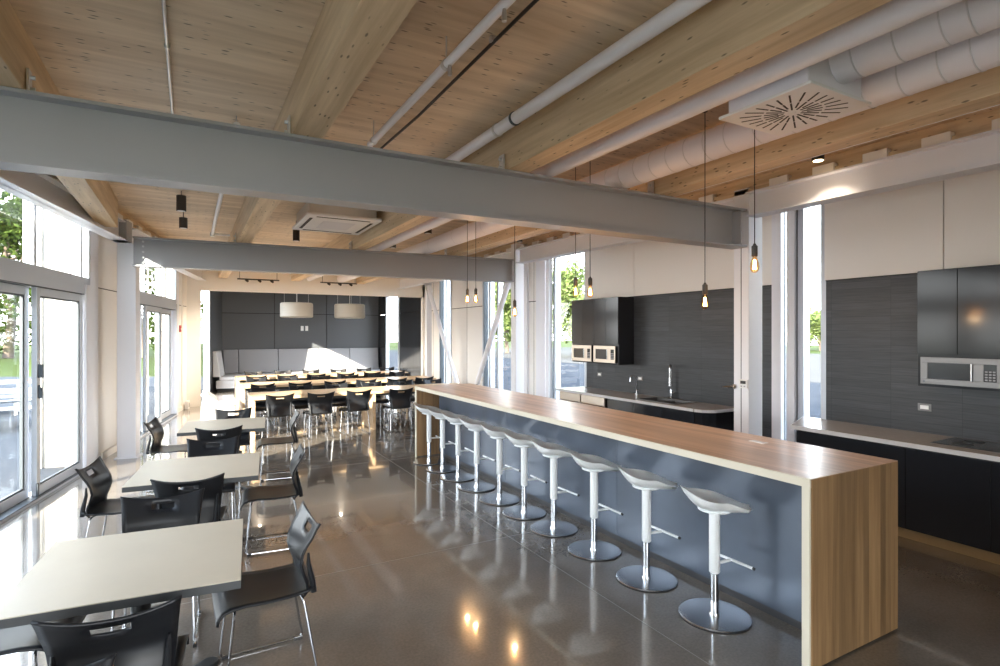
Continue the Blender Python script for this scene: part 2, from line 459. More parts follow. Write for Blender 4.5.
# fire alarm on the wall beyond the second door, floor box at its foot
t = thing('fire_alarm', 'small red fire alarm pull station on the cream wall past the far sliding door', 'fire alarm', tuple(LW(15.12, .02, 1.95)), -LT)
obj('base', MB().box((.0, -.05, -.08), (.03, .05, .08)), 'red', t, bevel=.004)
obj('lever', MB().box((.03, -.03, -.02), (.045, .03, .01)), 'white', t)
t = thing('junction_box', 'small white box with conduit standing at the foot of the cream wall near the lounge', 'junction box', tuple(LW(15.55, .10, 0)), -LT)
obj('body', MB().box((-.04, -.09, 0), (.04, .09, .20)), 'white', t, bevel=.01)
obj('socket_face', MB().box((.04, -.05, .05), (.046, .05, .15)), 'grey', t)

# left fascia channel
def channel(name, p0, p1, z0, z1, face, label, d=.11, t=.014):
    """steel channel between two plan points; face=+1 web on the right-hand side of p0->p1"""
    sec = [(0, 0), (d, 0), (d, t), (t, t), (t, z1-z0-t), (d, z1-z0-t), (d, z1-z0), (0, z1-z0)]
    if face < 0: sec = [(-a, b) for a, b in sec][::-1]
    o = thing(name, label, 'steel beam', (p0[0], p0[1], z0), 0, kind='thing')
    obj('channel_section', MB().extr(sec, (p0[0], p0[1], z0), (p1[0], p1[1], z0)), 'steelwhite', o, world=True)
    return o
FZ0, FZ1 = 3.165, 3.435
a = LW(-3, .36); b = LW(9.83, .36)
fasc1 = thing('fascia_beam', 'white steel fascia beam running over the sliding door on the left', 'steel beam', (a.x, a.y, FZ0), 0, kind='thing')
def fascia_geo(root, a, b, n, z0=FZ0, z1=FZ1):
    n = Vector(n)
    m = MB(); a = Vector(a); b = Vector(b)
    def slab(o0, o1, za, zb):
        vs = []
        for z in (za, zb):
            for p, o in ((a, o0), (b, o0), (b, o1), (a, o1)): vs.append((p.x+n.x*o, p.y+n.y*o, z))
        m.add(vs, [(0,1,2,3),(7,6,5,4),(4,5,1,0),(5,6,2,1),(6,7,3,2),(7,4,0,3)])
    slab(0, .014, z0, z1); slab(-.10, .10, z0, z0+.016); slab(-.10, .10, z1-.016, z1)
    return m
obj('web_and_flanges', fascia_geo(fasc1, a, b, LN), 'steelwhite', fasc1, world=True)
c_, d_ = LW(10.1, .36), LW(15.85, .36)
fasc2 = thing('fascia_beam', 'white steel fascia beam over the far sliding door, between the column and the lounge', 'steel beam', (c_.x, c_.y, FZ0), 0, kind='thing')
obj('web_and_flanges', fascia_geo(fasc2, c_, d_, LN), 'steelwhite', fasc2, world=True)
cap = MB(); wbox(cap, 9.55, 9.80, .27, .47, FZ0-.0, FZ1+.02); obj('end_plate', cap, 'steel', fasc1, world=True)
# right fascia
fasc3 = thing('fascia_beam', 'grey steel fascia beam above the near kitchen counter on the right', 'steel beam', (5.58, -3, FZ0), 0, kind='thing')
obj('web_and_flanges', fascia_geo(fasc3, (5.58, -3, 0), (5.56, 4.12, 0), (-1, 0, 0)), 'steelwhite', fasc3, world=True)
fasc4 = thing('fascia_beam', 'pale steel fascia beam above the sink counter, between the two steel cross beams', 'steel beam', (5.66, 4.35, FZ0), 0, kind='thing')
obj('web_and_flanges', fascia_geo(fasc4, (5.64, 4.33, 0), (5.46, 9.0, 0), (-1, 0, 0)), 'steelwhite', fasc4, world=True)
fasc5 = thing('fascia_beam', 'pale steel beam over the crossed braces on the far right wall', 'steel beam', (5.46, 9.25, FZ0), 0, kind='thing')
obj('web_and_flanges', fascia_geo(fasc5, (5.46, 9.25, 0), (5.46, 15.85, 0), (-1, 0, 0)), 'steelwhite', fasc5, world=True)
# blocking between deck ribs: white blocks with timber in between (castellated line)
tb = MB(); tw = MB()
y = -2.6
while y < 15.7:
    if not 4.0 < y < 4.25: tb.box((5.50, y, FZ1), (5.60, y+.21, FZ1+.088), 0)
    p = LW(y, .36); wbox(tb, y, y+.21, .31, .41, FZ1, FZ1+.088)
    y += .48
tw.box((5.525, -3, FZ1), (5.575, 15.8, FZ1+.05)).box((5.575, -3, FZ1), (5.66, 15.8, DZ)); wbox(tw, -3, 15.8, .335, .385, FZ1, FZ1+.05); wbox(tw, -3, 15.8, .25, .335, FZ1, DZ)
struct('trim_2', tb, 'panelwhite'); struct('trim_3', tw, 'glulam')

# ------------------------------------------------------------------ steel cross beams (I sections)
def ibeam(label, p0, p1, z0, z1, w=.20, t=.022, ends=(False, True), name='steel_cross_beam'):
    h = z1-z0
    sec = [(-w/2, 0), (w/2, 0), (w/2, t), (.008, t), (.008, h-t), (w/2, h-t), (w/2, h), (-w/2, h), (-w/2, h-t), (-.008, h-t), (-.008, t), (-w/2, t)]
    o = thing(name, label, 'steel beam', (p0[0], p0[1], z0), 0, kind='thing')
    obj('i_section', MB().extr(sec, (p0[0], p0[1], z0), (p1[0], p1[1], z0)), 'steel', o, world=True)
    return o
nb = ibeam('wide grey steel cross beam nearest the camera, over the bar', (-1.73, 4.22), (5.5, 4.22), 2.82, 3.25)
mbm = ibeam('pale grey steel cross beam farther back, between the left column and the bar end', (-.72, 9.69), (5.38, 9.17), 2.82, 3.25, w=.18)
def bolts(root, p, d, zs, nrm, r=.012):
    for z in zs:
        c = Vector((p[0], p[1], z)); nrm = Vector(nrm)
        obj('bolt', MB().tube([c, c + nrm*.016], r, 8), 'bolt', root, world=True)
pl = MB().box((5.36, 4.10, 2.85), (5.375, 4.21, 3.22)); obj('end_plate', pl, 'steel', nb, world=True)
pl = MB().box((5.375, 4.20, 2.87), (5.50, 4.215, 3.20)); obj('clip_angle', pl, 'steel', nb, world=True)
bolts(nb, (5.44, 4.20), 0, (2.90, 2.97, 3.04, 3.11, 3.18), (0, -1, 0))
bolts(mbm, (-.60, 9.672), 0, (2.88, 2.96, 3.04, 3.12, 3.19), (-.085, -1, 0), .015)
# ------------------------------------------------------------------ glulam beams
GB = [(-.945, 'leftmost timber roof beam, above the left wall'), (.735, 'timber roof beam left of the ceiling sprinkler pipe'),
      (2.49, 'timber roof beam between the two white pipes above the bar'), (4.24, 'timber roof beam right of the wrapped ducts, above the kitchen side')]
for i, (x, lab) in enumerate(GB):
    y0 = -3.1
    y1 = 15.85 if x > -.5 else 8.95
    o = obj('glulam_beam', MB().box((x-.105, y0, 3.255), (x+.105, y1, DZ)), 'glulam', bevel=.004)
    tag(o, lab, 'roof beam', kind='thing')
for x, s in ((-.945, 1), (.735, -1), (2.49, -1), (4.24, -1)):
    xs = x + s*.11
    for yb, root in ((4.20, nb), (9.55 if x < 2 else 9.42, mbm)):
        if x < -.5 and yb > 5: continue
        obj('beam_bracket', MB().box((min(xs, xs+s*.012), yb-.02, 3.24), (max(xs, xs+s*.012), yb+.06, 3.40)), 'galv', root, world=True)
        for z in (3.29, 3.36): obj('bolt', MB().tube([(xs, yb+.02, z), (xs+s*.035, yb+.02, z)], .014, 8), 'bolt', root, world=True)

# ------------------------------------------------------------------ columns
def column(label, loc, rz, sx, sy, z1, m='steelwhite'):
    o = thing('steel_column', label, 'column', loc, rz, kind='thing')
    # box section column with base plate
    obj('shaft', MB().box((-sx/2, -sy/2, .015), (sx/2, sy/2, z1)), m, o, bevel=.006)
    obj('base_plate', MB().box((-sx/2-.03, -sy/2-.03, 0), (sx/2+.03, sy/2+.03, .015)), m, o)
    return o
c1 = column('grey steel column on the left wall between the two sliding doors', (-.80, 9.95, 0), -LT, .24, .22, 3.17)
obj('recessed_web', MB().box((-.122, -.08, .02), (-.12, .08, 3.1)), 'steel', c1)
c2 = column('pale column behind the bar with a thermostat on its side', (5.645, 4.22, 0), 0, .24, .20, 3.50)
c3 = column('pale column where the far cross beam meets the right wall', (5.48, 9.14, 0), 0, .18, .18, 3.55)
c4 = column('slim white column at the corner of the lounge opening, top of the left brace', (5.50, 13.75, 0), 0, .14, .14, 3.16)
obj('seam', MB().box((-.1215, -.005, .02), (-.12, .005, 3.1)), 'framedark', c2)
t = thing('thermostat', 'white wall thermostat with dark display on the column behind the bar', 'thermostat', (5.525, 4.18, 1.27), 0)
obj('case', MB().box((-.022, -.055, -.05), (0, .055, .05)), 'white', t, bevel=.004)
obj('display', MB().box((-.024, -.035, .0), (-.022, .035, .035)), 'mwglass', t)
obj('button', MB().box((-.025, -.03, -.035), (-.022, -.01, -.02)), 'grey', t); obj('button', MB().box((-.025, .01, -.035), (-.022, .03, -.02)), 'grey', t)
t = thing('lever_handle', 'small white lever handle sticking out of the column behind the bar', 'handle', (5.525, 4.30, 1.23), 0)
obj('rose', MB().tube([(0, 0, 0), (-.02, 0, 0)], .028, 14), 'chrome', t)
obj('lever', MB().tube(arc([(-.015, 0, 0), (-.06, 0, 0), (-.065, .12, -.01)], .02), .011, 8), 'chrome', t)

# braces: V pair
def brace(label, p0, p1):
    o = thing('diagonal_brace', label, 'brace', p0, 0, group=None)
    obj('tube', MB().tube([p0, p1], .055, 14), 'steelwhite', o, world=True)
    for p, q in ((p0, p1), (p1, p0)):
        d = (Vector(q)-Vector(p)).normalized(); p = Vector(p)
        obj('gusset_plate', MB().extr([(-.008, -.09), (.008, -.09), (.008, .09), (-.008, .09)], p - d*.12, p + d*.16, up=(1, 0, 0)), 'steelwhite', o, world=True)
brace('white diagonal brace rising left towards the lounge corner, in front of the far right wall', (5.42, 11.35, .12), (5.42, 13.55, 3.05))
brace('white diagonal brace rising right to the far cross beam', (5.42, 11.15, .12), (5.44, 9.40, 2.85))

# ------------------------------------------------------------------ right wall
RX = 6.25
wr = MB()
wr.box((RX, -3.2, 0), (RX+.15, 3.66, DZ)); wr.box((RX, 4.30, 0), (RX+.15, 7.97, DZ))
wr.box((RX, 9.36, 0), (RX+.15, 10.45, DZ)); wr.box((RX, 12.05, 0), (RX+.15, 13.9, DZ)); wr.box((RX, 14.75, 0), (RX+.15, 16.0, DZ))
wr = struct('wall_right', wr, 'panel')
gv = MB()
for y in (9.75, 12.95, 15.2): gv.box((RX-.002, y-.006, 0), (RX, y+.006, DZ))
for a, b in ((9.36, 10.45), (12.05, 13.9), (14.75, 16.0)): gv.box((RX-.002, a, 2.50), (RX, b, 2.515))
obj('panel_groove', gv, 'groove', wr)
tl = MB().box((RX-.02, -3.2, .86), (RX, 3.66, 2.43)); tl.box((RX-.02, 4.30, 0), (RX, 7.97, 2.43))
struct('wall_right_tiles', tl, 'tile')
up = MB()
for a, b in ((-3.2, .55), (.56, 2.53), (2.54, 3.66), (4.30, 6.71), (6.72, 7.97)): up.box((RX-.05, a, 2.44), (RX, b, DZ))
up = struct('wall_right_upper', up, 'panel')
obj('shadow_gap', MB().box((RX-.03, -3.2, 2.43), (RX, 3.66, 2.44)).box((RX-.03, 4.3, 2.43), (RX, 7.97, 2.44)).box((RX-.02, 2.52, 2.44), (RX, 2.55, DZ)).box((RX-.02, 6.7, 2.44), (RX, 6.73, DZ)), 'groove', up)
def rwin(name, y0, y1, muls, depth=.10, thick=.06):
    f = MB().box((RX-.02, y0, 0), (RX+.13, y0+thick, DZ)).box((RX-.02, y1-thick, 0), (RX+.13, y1, DZ))
    f.box((RX, y0, 0), (RX+.12, y1, .06)); f.box((RX, y0, 3.5), (RX+.12, y1, DZ))
    for m_ in muls: f.box((RX+.0, m_-.035, 0), (RX+.12, m_+.035, 3.5))
    w = struct(name, f, 'frame')
    g = MB()
    for m_ in muls: g.box((RX-.002, m_+.036, .05), (RX+.1, m_+.052, 3.5))
    g.box((RX-.022, y1-thick-.016, 0), (RX+.1, y1-thick, 3.5))
    obj('gasket', g, 'framedark', w)
    obj('pane', MB().box((RX+.05, y0+thick, .06), (RX+.058, y1-thick, 3.5)), 'glass', w)
    return w
w = rwin('window_4', 3.66, 4.30, [3.97])
obj('side_trim', MB().box((RX-.04, 4.02, 0), (RX, 4.12, DZ)).box((RX-.06, 4.18, 0), (RX, 4.30, DZ)), 'steelwhite', w)
w = rwin('window_5', 7.97, 9.36, [9.0])
obj('side_trim', MB().box((RX-.08, 9.08, 0), (RX, 9.2, DZ)).box((RX-.05, 9.26, 0), (RX, 9.60, DZ)).box((RX-.05, 9.95, 0), (RX, 10.45, DZ)), 'steelwhite', w)
w = rwin('window_6', 10.45, 12.05, [11.7, 11.3])
w = rwin('window_7', 13.9, 14.75, [14.3])

# bulkhead and return at the lounge opening
bk = MB().box((.24, 15.90, 2.93), (6.40, 16.05, DZ)); bk = struct('wall_far', bk, 'panelwhite')
rt = MB().box((-.30, 15.90, 0), (.24, 16.05, DZ)); rt = struct('wall_far_return', rt, 'panelwhite')
rt2 = MB().box((6.18, 15.90, 0), (6.45, 16.05, DZ)); struct('wall_far_jamb', rt2, 'panelwhite')
# lounge back and right walls (charcoal panels with fine joints)
lb = MB()
xs = [.6, .95, 2.67, 4.50, 6.6]
for a, b in zip(xs[:-1], xs[1:]):
    lb.box((a+.012, 21.5, 0), (b-.012, 21.6, 2.55-.012)); lb.box((a+.012, 21.5, 2.55+.012), (b-.012, 21.6, 3.4))
lb = struct('wall_lounge', lb, 'charcoal')
obj('joint', MB().box((.6, 21.53, 0), (6.6, 21.62, 3.4)), 'groove', lb)
lr = MB()
for a, b in ((16.05, 17.55), (17.565, 18.95), (20.55, 21.5)): lr.box((6.5, a, 0), (6.6, b, 2.54)); lr.box((6.5, a, 2.56), (6.6, b, 3.4))
lr = struct('wall_lounge_right', lr, 'glossgrey')
obj('joint', MB().box((6.53, 16.05, 0), (6.62, 19.0, 3.4)), 'groove', lr)
f = MB().box((6.48, 18.95, 0), (6.6, 19.1, 3.4)).box((6.48, 20.45, 0), (6.6, 20.55, 3.4)).box((6.5, 19.1, 3.25), (6.6, 20.45, 3.4)).box((6.5, 19.1, 0), (6.6, 20.45, .1))
w = struct('window_8', f, 'frame'); obj('pane', MB().box((6.54, 19.1, .1), (6.55, 20.45, 3.25)), 'glass', w)
for x, lab in ((3.62, 'left one of two small white switch plates on the charcoal lounge wall'), (3.78, 'right one of two small white switch plates on the charcoal lounge wall')):
    t = thing('switch_plate', lab, 'switch', (x, 21.5, 2.02), 0, group='switch plates on the lounge wall')
    obj('plate', MB().box((-.05, -.012, -.09), (.05, 0, .09)), 'white', t, bevel=.004); obj('rocker', MB().box((-.02, -.018, -.04), (.02, -.012, .04)), 'white', t)

# ------------------------------------------------------------------ booth seating in the lounge
def booth(label, loc, rz, L, seat_h=.46, back_h=1.27, panels=1, m='grey', cuts=None):
    t = thing('booth_bench', label, 'bench', loc, rz)
    obj('plinth', MB().box((.02, .08, 0), (L-.02, .68, .10)), 'groove', t)
    obj('base', MB().box((0, .05, .10), (L, .70, .34)), m, t)
    obj('seat_cushion', MB().box((0, 0, .34), (L, .62, seat_h)), m, t, bevel=.03)
    w = L/panels
    for i in range(panels):
        v = MB().prism([(0, 0), (.12, 0), (.12, .0)], 0, .001) if 0 else MB()
        x0, x1 = (i*w+.004, (i+1)*w-.004) if not cuts else (cuts[i]+.008, cuts[i+1]-.008)
        vs = [(x0,.58,seat_h),(x1,.58,seat_h),(x1,.80,seat_h),(x0,.80,seat_h),(x0,.70,back_h),(x1,.70,back_h),(x1,.80,back_h),(x0,.80,back_h)]
        v.add(vs, [(0,3,2,1),(4,5,6,7),(0,1,5,4),(1,2,6,5),(2,3,7,6),(3,0,4,7)])
        obj('back_cushion', v, m, t, bevel=.02)
    return t
booth('long high-backed grey booth along the charcoal lounge wall', (1.0, 20.68, 0), 0, 5.45, panels=5, cuts=[0, .47, 1.77, 3.2, 4.33, 5.45])
booth('pale high-backed booth at the left end of the lounge', tuple(LW(19.60, .84)), PI/2-LT, 1.02, m='boothwhite')
# low bench by the lounge opening
t = thing('low_bench', 'low pale upholstered bench by the lounge opening, left of the wood tables', 'bench', (.24, 12.6, 0), 0)
obj('base', MB().box((.03, .03, 0), (.56, 1.15, .36)), 'boothwhite', t)
obj('seat_cushion', MB().box((0, 0, .36), (.60, 1.2, .46)), 'grey', t, bevel=.02)
v = MB().add([(0,0,.46),(.26,0,.46),(.26,.0,.46),(0,1.2,.46),(.26,1.2,.46),(0,0,.60),(0,1.2,.60),(.08,0,.60),(.08,1.2,.60)], [(0,1,7,5),(3,6,8,4),(0,5,6,3),(5,7,8,6),(1,4,8,7),(0,3,4,1)])
obj('wedge_cushion', v, 'boothwhite', t)

# ------------------------------------------------------------------ drum pendants in the lounge
def drum():
    t = thing('drum_pendant', 'left of two pale fabric drum pendants hanging in the lounge', 'pendant lamp', (2.95, 18.5, 2.34), 0, group='drum pendants in the lounge')
    n = 40; vs = []; R = .49
    prof = [(R-.03, 0), (R, .03), (R, .43), (R-.03, .46)]
    m = MB().lathe(prof, n=n); m.f = m.f[:-2]; m.sm = m.sm[:-2]; m.mi = m.mi[:-2]
    obj('shade', m, 'shade', t, solid=.006)
    obj('diffuser', MB().lathe([(R-.035, .012), (R-.035, .016)], n=n), 'white', t)
    obj('ceiling_rose', MB().lathe([(.10, .96), (.10, 1.0)], n=20), 'white', t)
    for a in range(3):
        c, s_ = math.cos(a*2.094+.4), math.sin(a*2.094+.4)
        obj('wire', MB().tube([(c*.42, s_*.42, .45), (c*.42, s_*.42, 1.0)], .005, 6), 'galv', t)
    obj('rod', MB().tube([(0, 0, .3), (0, 0, .98)], .012, 8), 'galv', t)
    return t
dp = drum(); copy_thing(dp, (4.62, 18.5, 2.34), 0, 'right of two pale fabric drum pendants hanging in the lounge')

# ------------------------------------------------------------------ bar
bx0, bx1, by0, by1, bz = 2.94, 3.85, 1.815, 7.88, 1.055
bar = thing('bar_counter', 'long waterfall bar with butcher-block top and blue-grey front panel', 'bar', (3.4, 4.85, 0), 0)
obj('bar_top', MB().box((bx0+.012, by0, bz-.045), (bx1, by1, bz)), 'bartop', bar, world=True)
e = MB().box((bx0, by0+.0, bz-.048), (bx0+.012, by1, bz-.001))
e.box((bx0, by0+.002, 0), (bx0+.012, by0+.046, bz-.046)); e.box((bx0, by1-.046, 0), (bx0+.012, by1, bz-.046))
obj('pale_edge_band', e, 'baredge', bar, world=True)
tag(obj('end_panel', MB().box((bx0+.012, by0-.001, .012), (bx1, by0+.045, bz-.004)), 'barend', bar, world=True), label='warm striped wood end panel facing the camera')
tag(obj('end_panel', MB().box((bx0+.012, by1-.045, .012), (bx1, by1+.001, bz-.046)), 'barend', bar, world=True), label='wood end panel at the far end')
fp = MB()
for a, b in ((by0+.046, 3.8), (3.803, 5.8), (5.803, by1-.046)): fp.box((3.31, a, .055), (3.34, b, bz-.046))
obj('front_panel', fp, 'barpanel', bar, world=True)
obj('toe_kick', MB().box((3.325, by0+.05, 0), (3.80, by1-.05, .055)), 'barkick', bar, world=True)
obj('back_panel', MB().box((3.80, by0+.046, .055), (3.83, by1-.046, bz-.046)), 'barpanel', bar, world=True)
t = thing('white_strip', 'small flush white strip on the bar top near its end', 'cover plate', (3.62, 2.62, bz), 0)
obj('plate', MB().box((-.03, -.06, 0), (.03, .06, .003)), 'white', t)  # thin white slab with a greyer inset on top
obj('strip_inset', MB().box((-.022, -.045, .003), (.022, .045, .005)), 'counteredge', t)

# ------------------------------------------------------------------ bar stools
def make_stool(label, loc):
    t = thing('bar_stool', label, 'bar stool', loc, 0, group='white bar stools along the bar')
    obj('base_disc', MB().lathe([(.20, .0), (.222, .003), (.225, .010), (.217, .0148), (.216, .015), (.035, .0152), (.034, .03)], n=48), 'chromedisc', t)
    obj('rubber_ring', MB().lathe([(.227, .0), (.2275, .006)], n=48), 'rubber', t)
    obj('lower_pole', MB().lathe([(.0265, .02), (.0265, .32)], n=20), 'chrome', t)
    obj('upper_sleeve', MB().lathe([(.031, .285), (.034, .29), (.034, .66), (.040, .69)], n=20), 'stool', t)
    # saddle seat: raised back lip towards -x, dipped front towards +x
    NU, NV = 24, 20; m = MB(); vs = []
    def P(u, v):                       # u front-back (-1 back .. 1 front), v across
        w = (1 - abs(u)**2.4)**.5
        hw = .175*w*(1 - .16*math.exp(-((u-.10)/.22)**2) - (.22*(-u)**2 if u < 0 else 0)) + .003
        z = .748
        if u < 0: z += .105*(-u)**1.7
        else: z -= .040*u**1.8
        z += .034*abs(v)**2.0*math.exp(-((u+.05)/.55)**2)*w
        if u > .1: z -= .016*math.exp(-(v/.35)**2)*(u-.1)*-1
        return Vector((.228*u + .004, v*hw, z))
    top = [[P(-1 + 2*(i+.0)/NU if 0 < i < NU else (-.998 if i == 0 else .998), -1+2*j/NV) for j in range(NV+1)] for i in range(NU+1)]
    bot = [[Vector((p.x*.93, p.y*.90, p.z)) + Vector((0, 0, -.010 - (.058 + .9*max(0, p.z-.76))*max(0, 1-(p.x/.225)**2)*max(0, 1-(p.y/.185)**2))) for p in row] for row in top]
    for row in top: vs += row
    k = len(vs)
    for row in bot: vs += row
    W = NV+1; fs = []
    for i in range(NU):
        for j in range(NV):
            fs.append((i*W+j, (i+1)*W+j, (i+1)*W+j+1, i*W+j+1)); fs.append((k+i*W+j, k+i*W+j+1, k+(i+1)*W+j+1, k+(i+1)*W+j))
    for i in range(NU):
        fs.append((i*W, k+i*W, k+(i+1)*W, (i+1)*W)); fs.append((i*W+NV, (i+1)*W+NV, k+(i+1)*W+NV, k+i*W+NV))
    for j in range(NV):
        fs.append((j, j+1, k+j+1, k+j)); fs.append((NU*W+j, k+NU*W+j, k+NU*W+j+1, NU*W+j+1))
    m.add(vs, fs, True); obj('seat', m, 'stool', t).rotation_euler.z = -.45
    obj('under_plate', MB().lathe([(.036, .680), (.075, .686), (.104, .696), (.106, .704), (.08, .712)], n=28), 'stool', t)
    obj('height_lever', MB().tube(arc([(.06, -.02, .70), (.11, -.05, .695), (.17, -.085, .682)], .03), .004, 6), 'chrome', t)
    obj('footrest_arm', MB().tube([(.03, 0, .34), (.15, 0, .335)], .010, 8), 'stool', t)
    obj('footrest_bar', MB().tube(arc([(.15, .13, .34), (.155, -.17, .34)], .02), .009, 8), 'stool', t)
    obj('footrest_tip', MB().tube([(.155, -.17, .34), (.155, -.182, .34)], .0095, 8), 'rubber', t)
    return t
SY = [2.49, 3.11, 3.73, 4.33, 4.86, 5.38, 5.94, 6.47, 6.97, 7.46]
ORD = ['first', 'second', 'third', 'fourth', 'fifth', 'sixth', 'seventh', 'eighth', 'ninth', 'tenth']
st = make_stool('white bar stool nearest the camera, first beside the striped wood end of the bar', (2.996, SY[0], 0))
for i in range(1, 10):
    lab = '%s white bar stool counted from the near wood end of the bar' % ORD[i]
    if i == 9: lab = 'white bar stool farthest from the camera, last at the far end of the bar'
    copy_thing(st, (2.996, SY[i], 0), rnd.uniform(-.06, .06), lab)

# ------------------------------------------------------------------ chairs
def make_chair(label, loc, rz):
    """faces +y; one-piece look: seat shell and flared back with a hand slot, wire sled base"""
    t = thing('cafe_chair', label, 'chair', loc, rz)
    # seat
    m = MB(); prof = [(-.215, .462), (-.19, .447), (-.12, .440), (0, .438), (.12, .446), (.19, .448), (.225, .436), (.245, .412), (.25, .385)]
    us = [i/12*2-1 for i in range(13)]; vs = []
    for y_, z_ in prof:
        hw = .205 + .018*min(1, (y_+.215)/.3)
        for u in us: vs.append((u*hw, y_, z_ + .014*abs(u)**2.5*(1 if y_ < .19 else .3)))
    W = 13; fs = [(i*W+j, i*W+j+1, (i+1)*W+j+1, (i+1)*W+j) for i in range(len(prof)-1) for j in range(W-1)]
    m.add(vs, fs, True); obj('seat', m, 'chair', t, solid=.012)
    # back with slot
    rows = [(-.205, .43), (-.222, .455), (-.214, .50), (-.190, .56), (-.176, .605), (-.182, .655), (-.202, .70), (-.222, .733), (-.240, .772), (-.254, .799), (-.258, .808)]
    us = [-1, -.86, -.66, -.46, -.29, -.145, 0, .145, .29, .46, .66, .86, 1]
    vs = []
    for r, (y_, z_) in enumerate(rows):
        v = r/(len(rows)-1)
        hw = .190 + .044*v
        for u in us:
            zz = z_ + (v**2)*(.040*abs(u)**2.2 - .026)
            yy = y_ + .038*abs(u)**2*(.35 + .65*(1-v))
            vs.append((u*hw, yy, zz))
    W = len(us); fs = []
    for i in range(len(rows)-1):
        for j in range(W-1):
            if i == 7 and 4 <= j < 8: continue
            fs.append((i*W+j, (i+1)*W+j, (i+1)*W+j+1, i*W+j+1))
    m = MB().add(vs, fs, True); obj('backrest', m, 'chair', t, solid=.012)
    for s in (-1, 1):
        rb = MB().tube([(s*.175, -.222, .44), (s*.178, -.215, .50), (s*.182, -.193, .60), (s*.186, -.192, .66)], [.017, .016, .012, .006], 8)
        obj('back_rib', rb, 'chair', t)
        path = arc([(s*.10, .16, .425), (s*.192, .17, .425), (s*.205, .215, .012), (s*.205, -.235, .012), (s*.188, -.165, .425), (s*.10, -.15, .425)], .035, 5)
        obj('sled_leg', MB().tube(path, .0065, 8), 'chairwire', t)
        obj('foot', MB().box((s*.205-.012, -.232, 0), (s*.205+.012, -.185, .022)), 'chairwire', t, bevel=.003)
        obj('foot', MB().box((s*.205-.011, .17, 0), (s*.205+.011, .205, .018)), 'rubber', t, bevel=.003)
    obj('cross_bar', MB().tube([(-.11, .16, .425), (.11, .16, .425)], .0065, 8), 'chairwire', t)
    obj('cross_bar', MB().tube([(-.11, -.15, .425), (.11, -.15, .425)], .0065, 8), 'chairwire', t)
    return t

# ------------------------------------------------------------------ square tables
def make_table(label, loc, rz):
    t = thing('square_table', label, 'table', loc, rz, group='square grey cafe tables')
    obj('table_top', MB().box((-.45, -.45, .737), (.45, .45, .741)), 'tabletop', t)
    obj('edge_band', MB().box((-.451, -.451, .700), (.451, .451, .737)), 'tableedge', t, bevel=.002)
    obj('pedestal', MB().lathe([(.043, .02), (.043, .69)], n=20), 'tablebase', t)
    obj('top_plate', MB().box((-.18, -.18, .685), (.18, .18, .70)), 'tablebase', t)
    for k in range(4):
        a = PI/4 + k*PI/2; d = Vector((math.cos(a), math.sin(a), 0)); s_ = Vector((-d.y, d.x, 0))
        pts = []
        for q in range(9):
            b = -PI/2 + q*PI/8; pts.append(d*(.40 + .045*math.cos(b)) + s_*(.045*math.sin(b)))
        poly = [(-s_*.04).to_tuple()[:2]] + [(p.x, p.y) for p in pts] + [(s_*.04).to_tuple()[:2]]
        obj('foot_arm', MB().prism(poly, 0, .022), 'tablebase', t, bevel=.005)
    return t
TA = [(-.21, 3.24, 5.0), (.07, 5.21, 6.5), (.37, 7.53, 6.5)]
T1 = make_table('nearest square grey-topped table with charcoal edge', (TA[0][0], TA[0][1], 0), -math.radians(TA[0][2]))
copy_thing(T1, (TA[1][0], TA[1][1], 0), -math.radians(TA[1][2]), 'middle square grey-topped table of the row by the sliding door')
copy_thing(T1, (TA[2][0], TA[2][1], 0), -math.radians(TA[2][2]), 'farthest square grey-topped table of the row, close to the wood tables')
D = math.radians
def chair_at(tx, ty, facing_deg):
    """chair whose back-top centre is at tx,ty and that faces facing_deg clockwise from +y"""
    a = math.radians(facing_deg); f = (math.sin(a), math.cos(a))
    return (tx + f[0]*.235, ty + f[1]*.235, 0), -a
L0, R0 = chair_at(-.26, 2.53, 4)
ch = make_chair('black chair in the foreground, its back to the camera, at the nearest square table', L0, R0)
GC = 'black chairs around the square tables'
ch['group'] = GC
near = [(-.15, 4.18, 184, 'black chair tucked in at the far side of the nearest square table, facing the camera'),
        (.60, 3.32, -91, 'large black chair in profile at the aisle side of the nearest square table'),
        (-.98, 3.42, 98, 'black chair on the window side of the nearest square table, only its seat showing'),
        (-.01, 4.58, 6, 'black chair with its back to the camera at the middle square table'),
        (.20, 6.17, 187, 'black chair facing the camera at the far side of the middle square table'),
        (.87, 5.20, -84, 'black chair in profile at the aisle side of the middle square table'),
        (-.70, 5.46, 102, 'black chair by the sliding door at the window side of the middle square table'),
        (.28, 6.84, 5, 'black chair with its back to the camera at the farthest square table'),
        (.52, 8.43, 187, 'black chair facing the camera at the far side of the farthest square table'),
        (1.23, 7.66, -84, 'black chair in profile at the aisle side of the farthest square table'),
        (-.41, 7.83, 102, 'black chair beside the column at the window side of the farthest square table'),
        (-.44, 2.17, 186, 'black chair of which only one blue-lit back corner shows at the bottom edge')]
for tx, ty, fd, lab in near:
    l, r = chair_at(tx, ty, fd); copy_thing(ch, l, r, lab, GC)

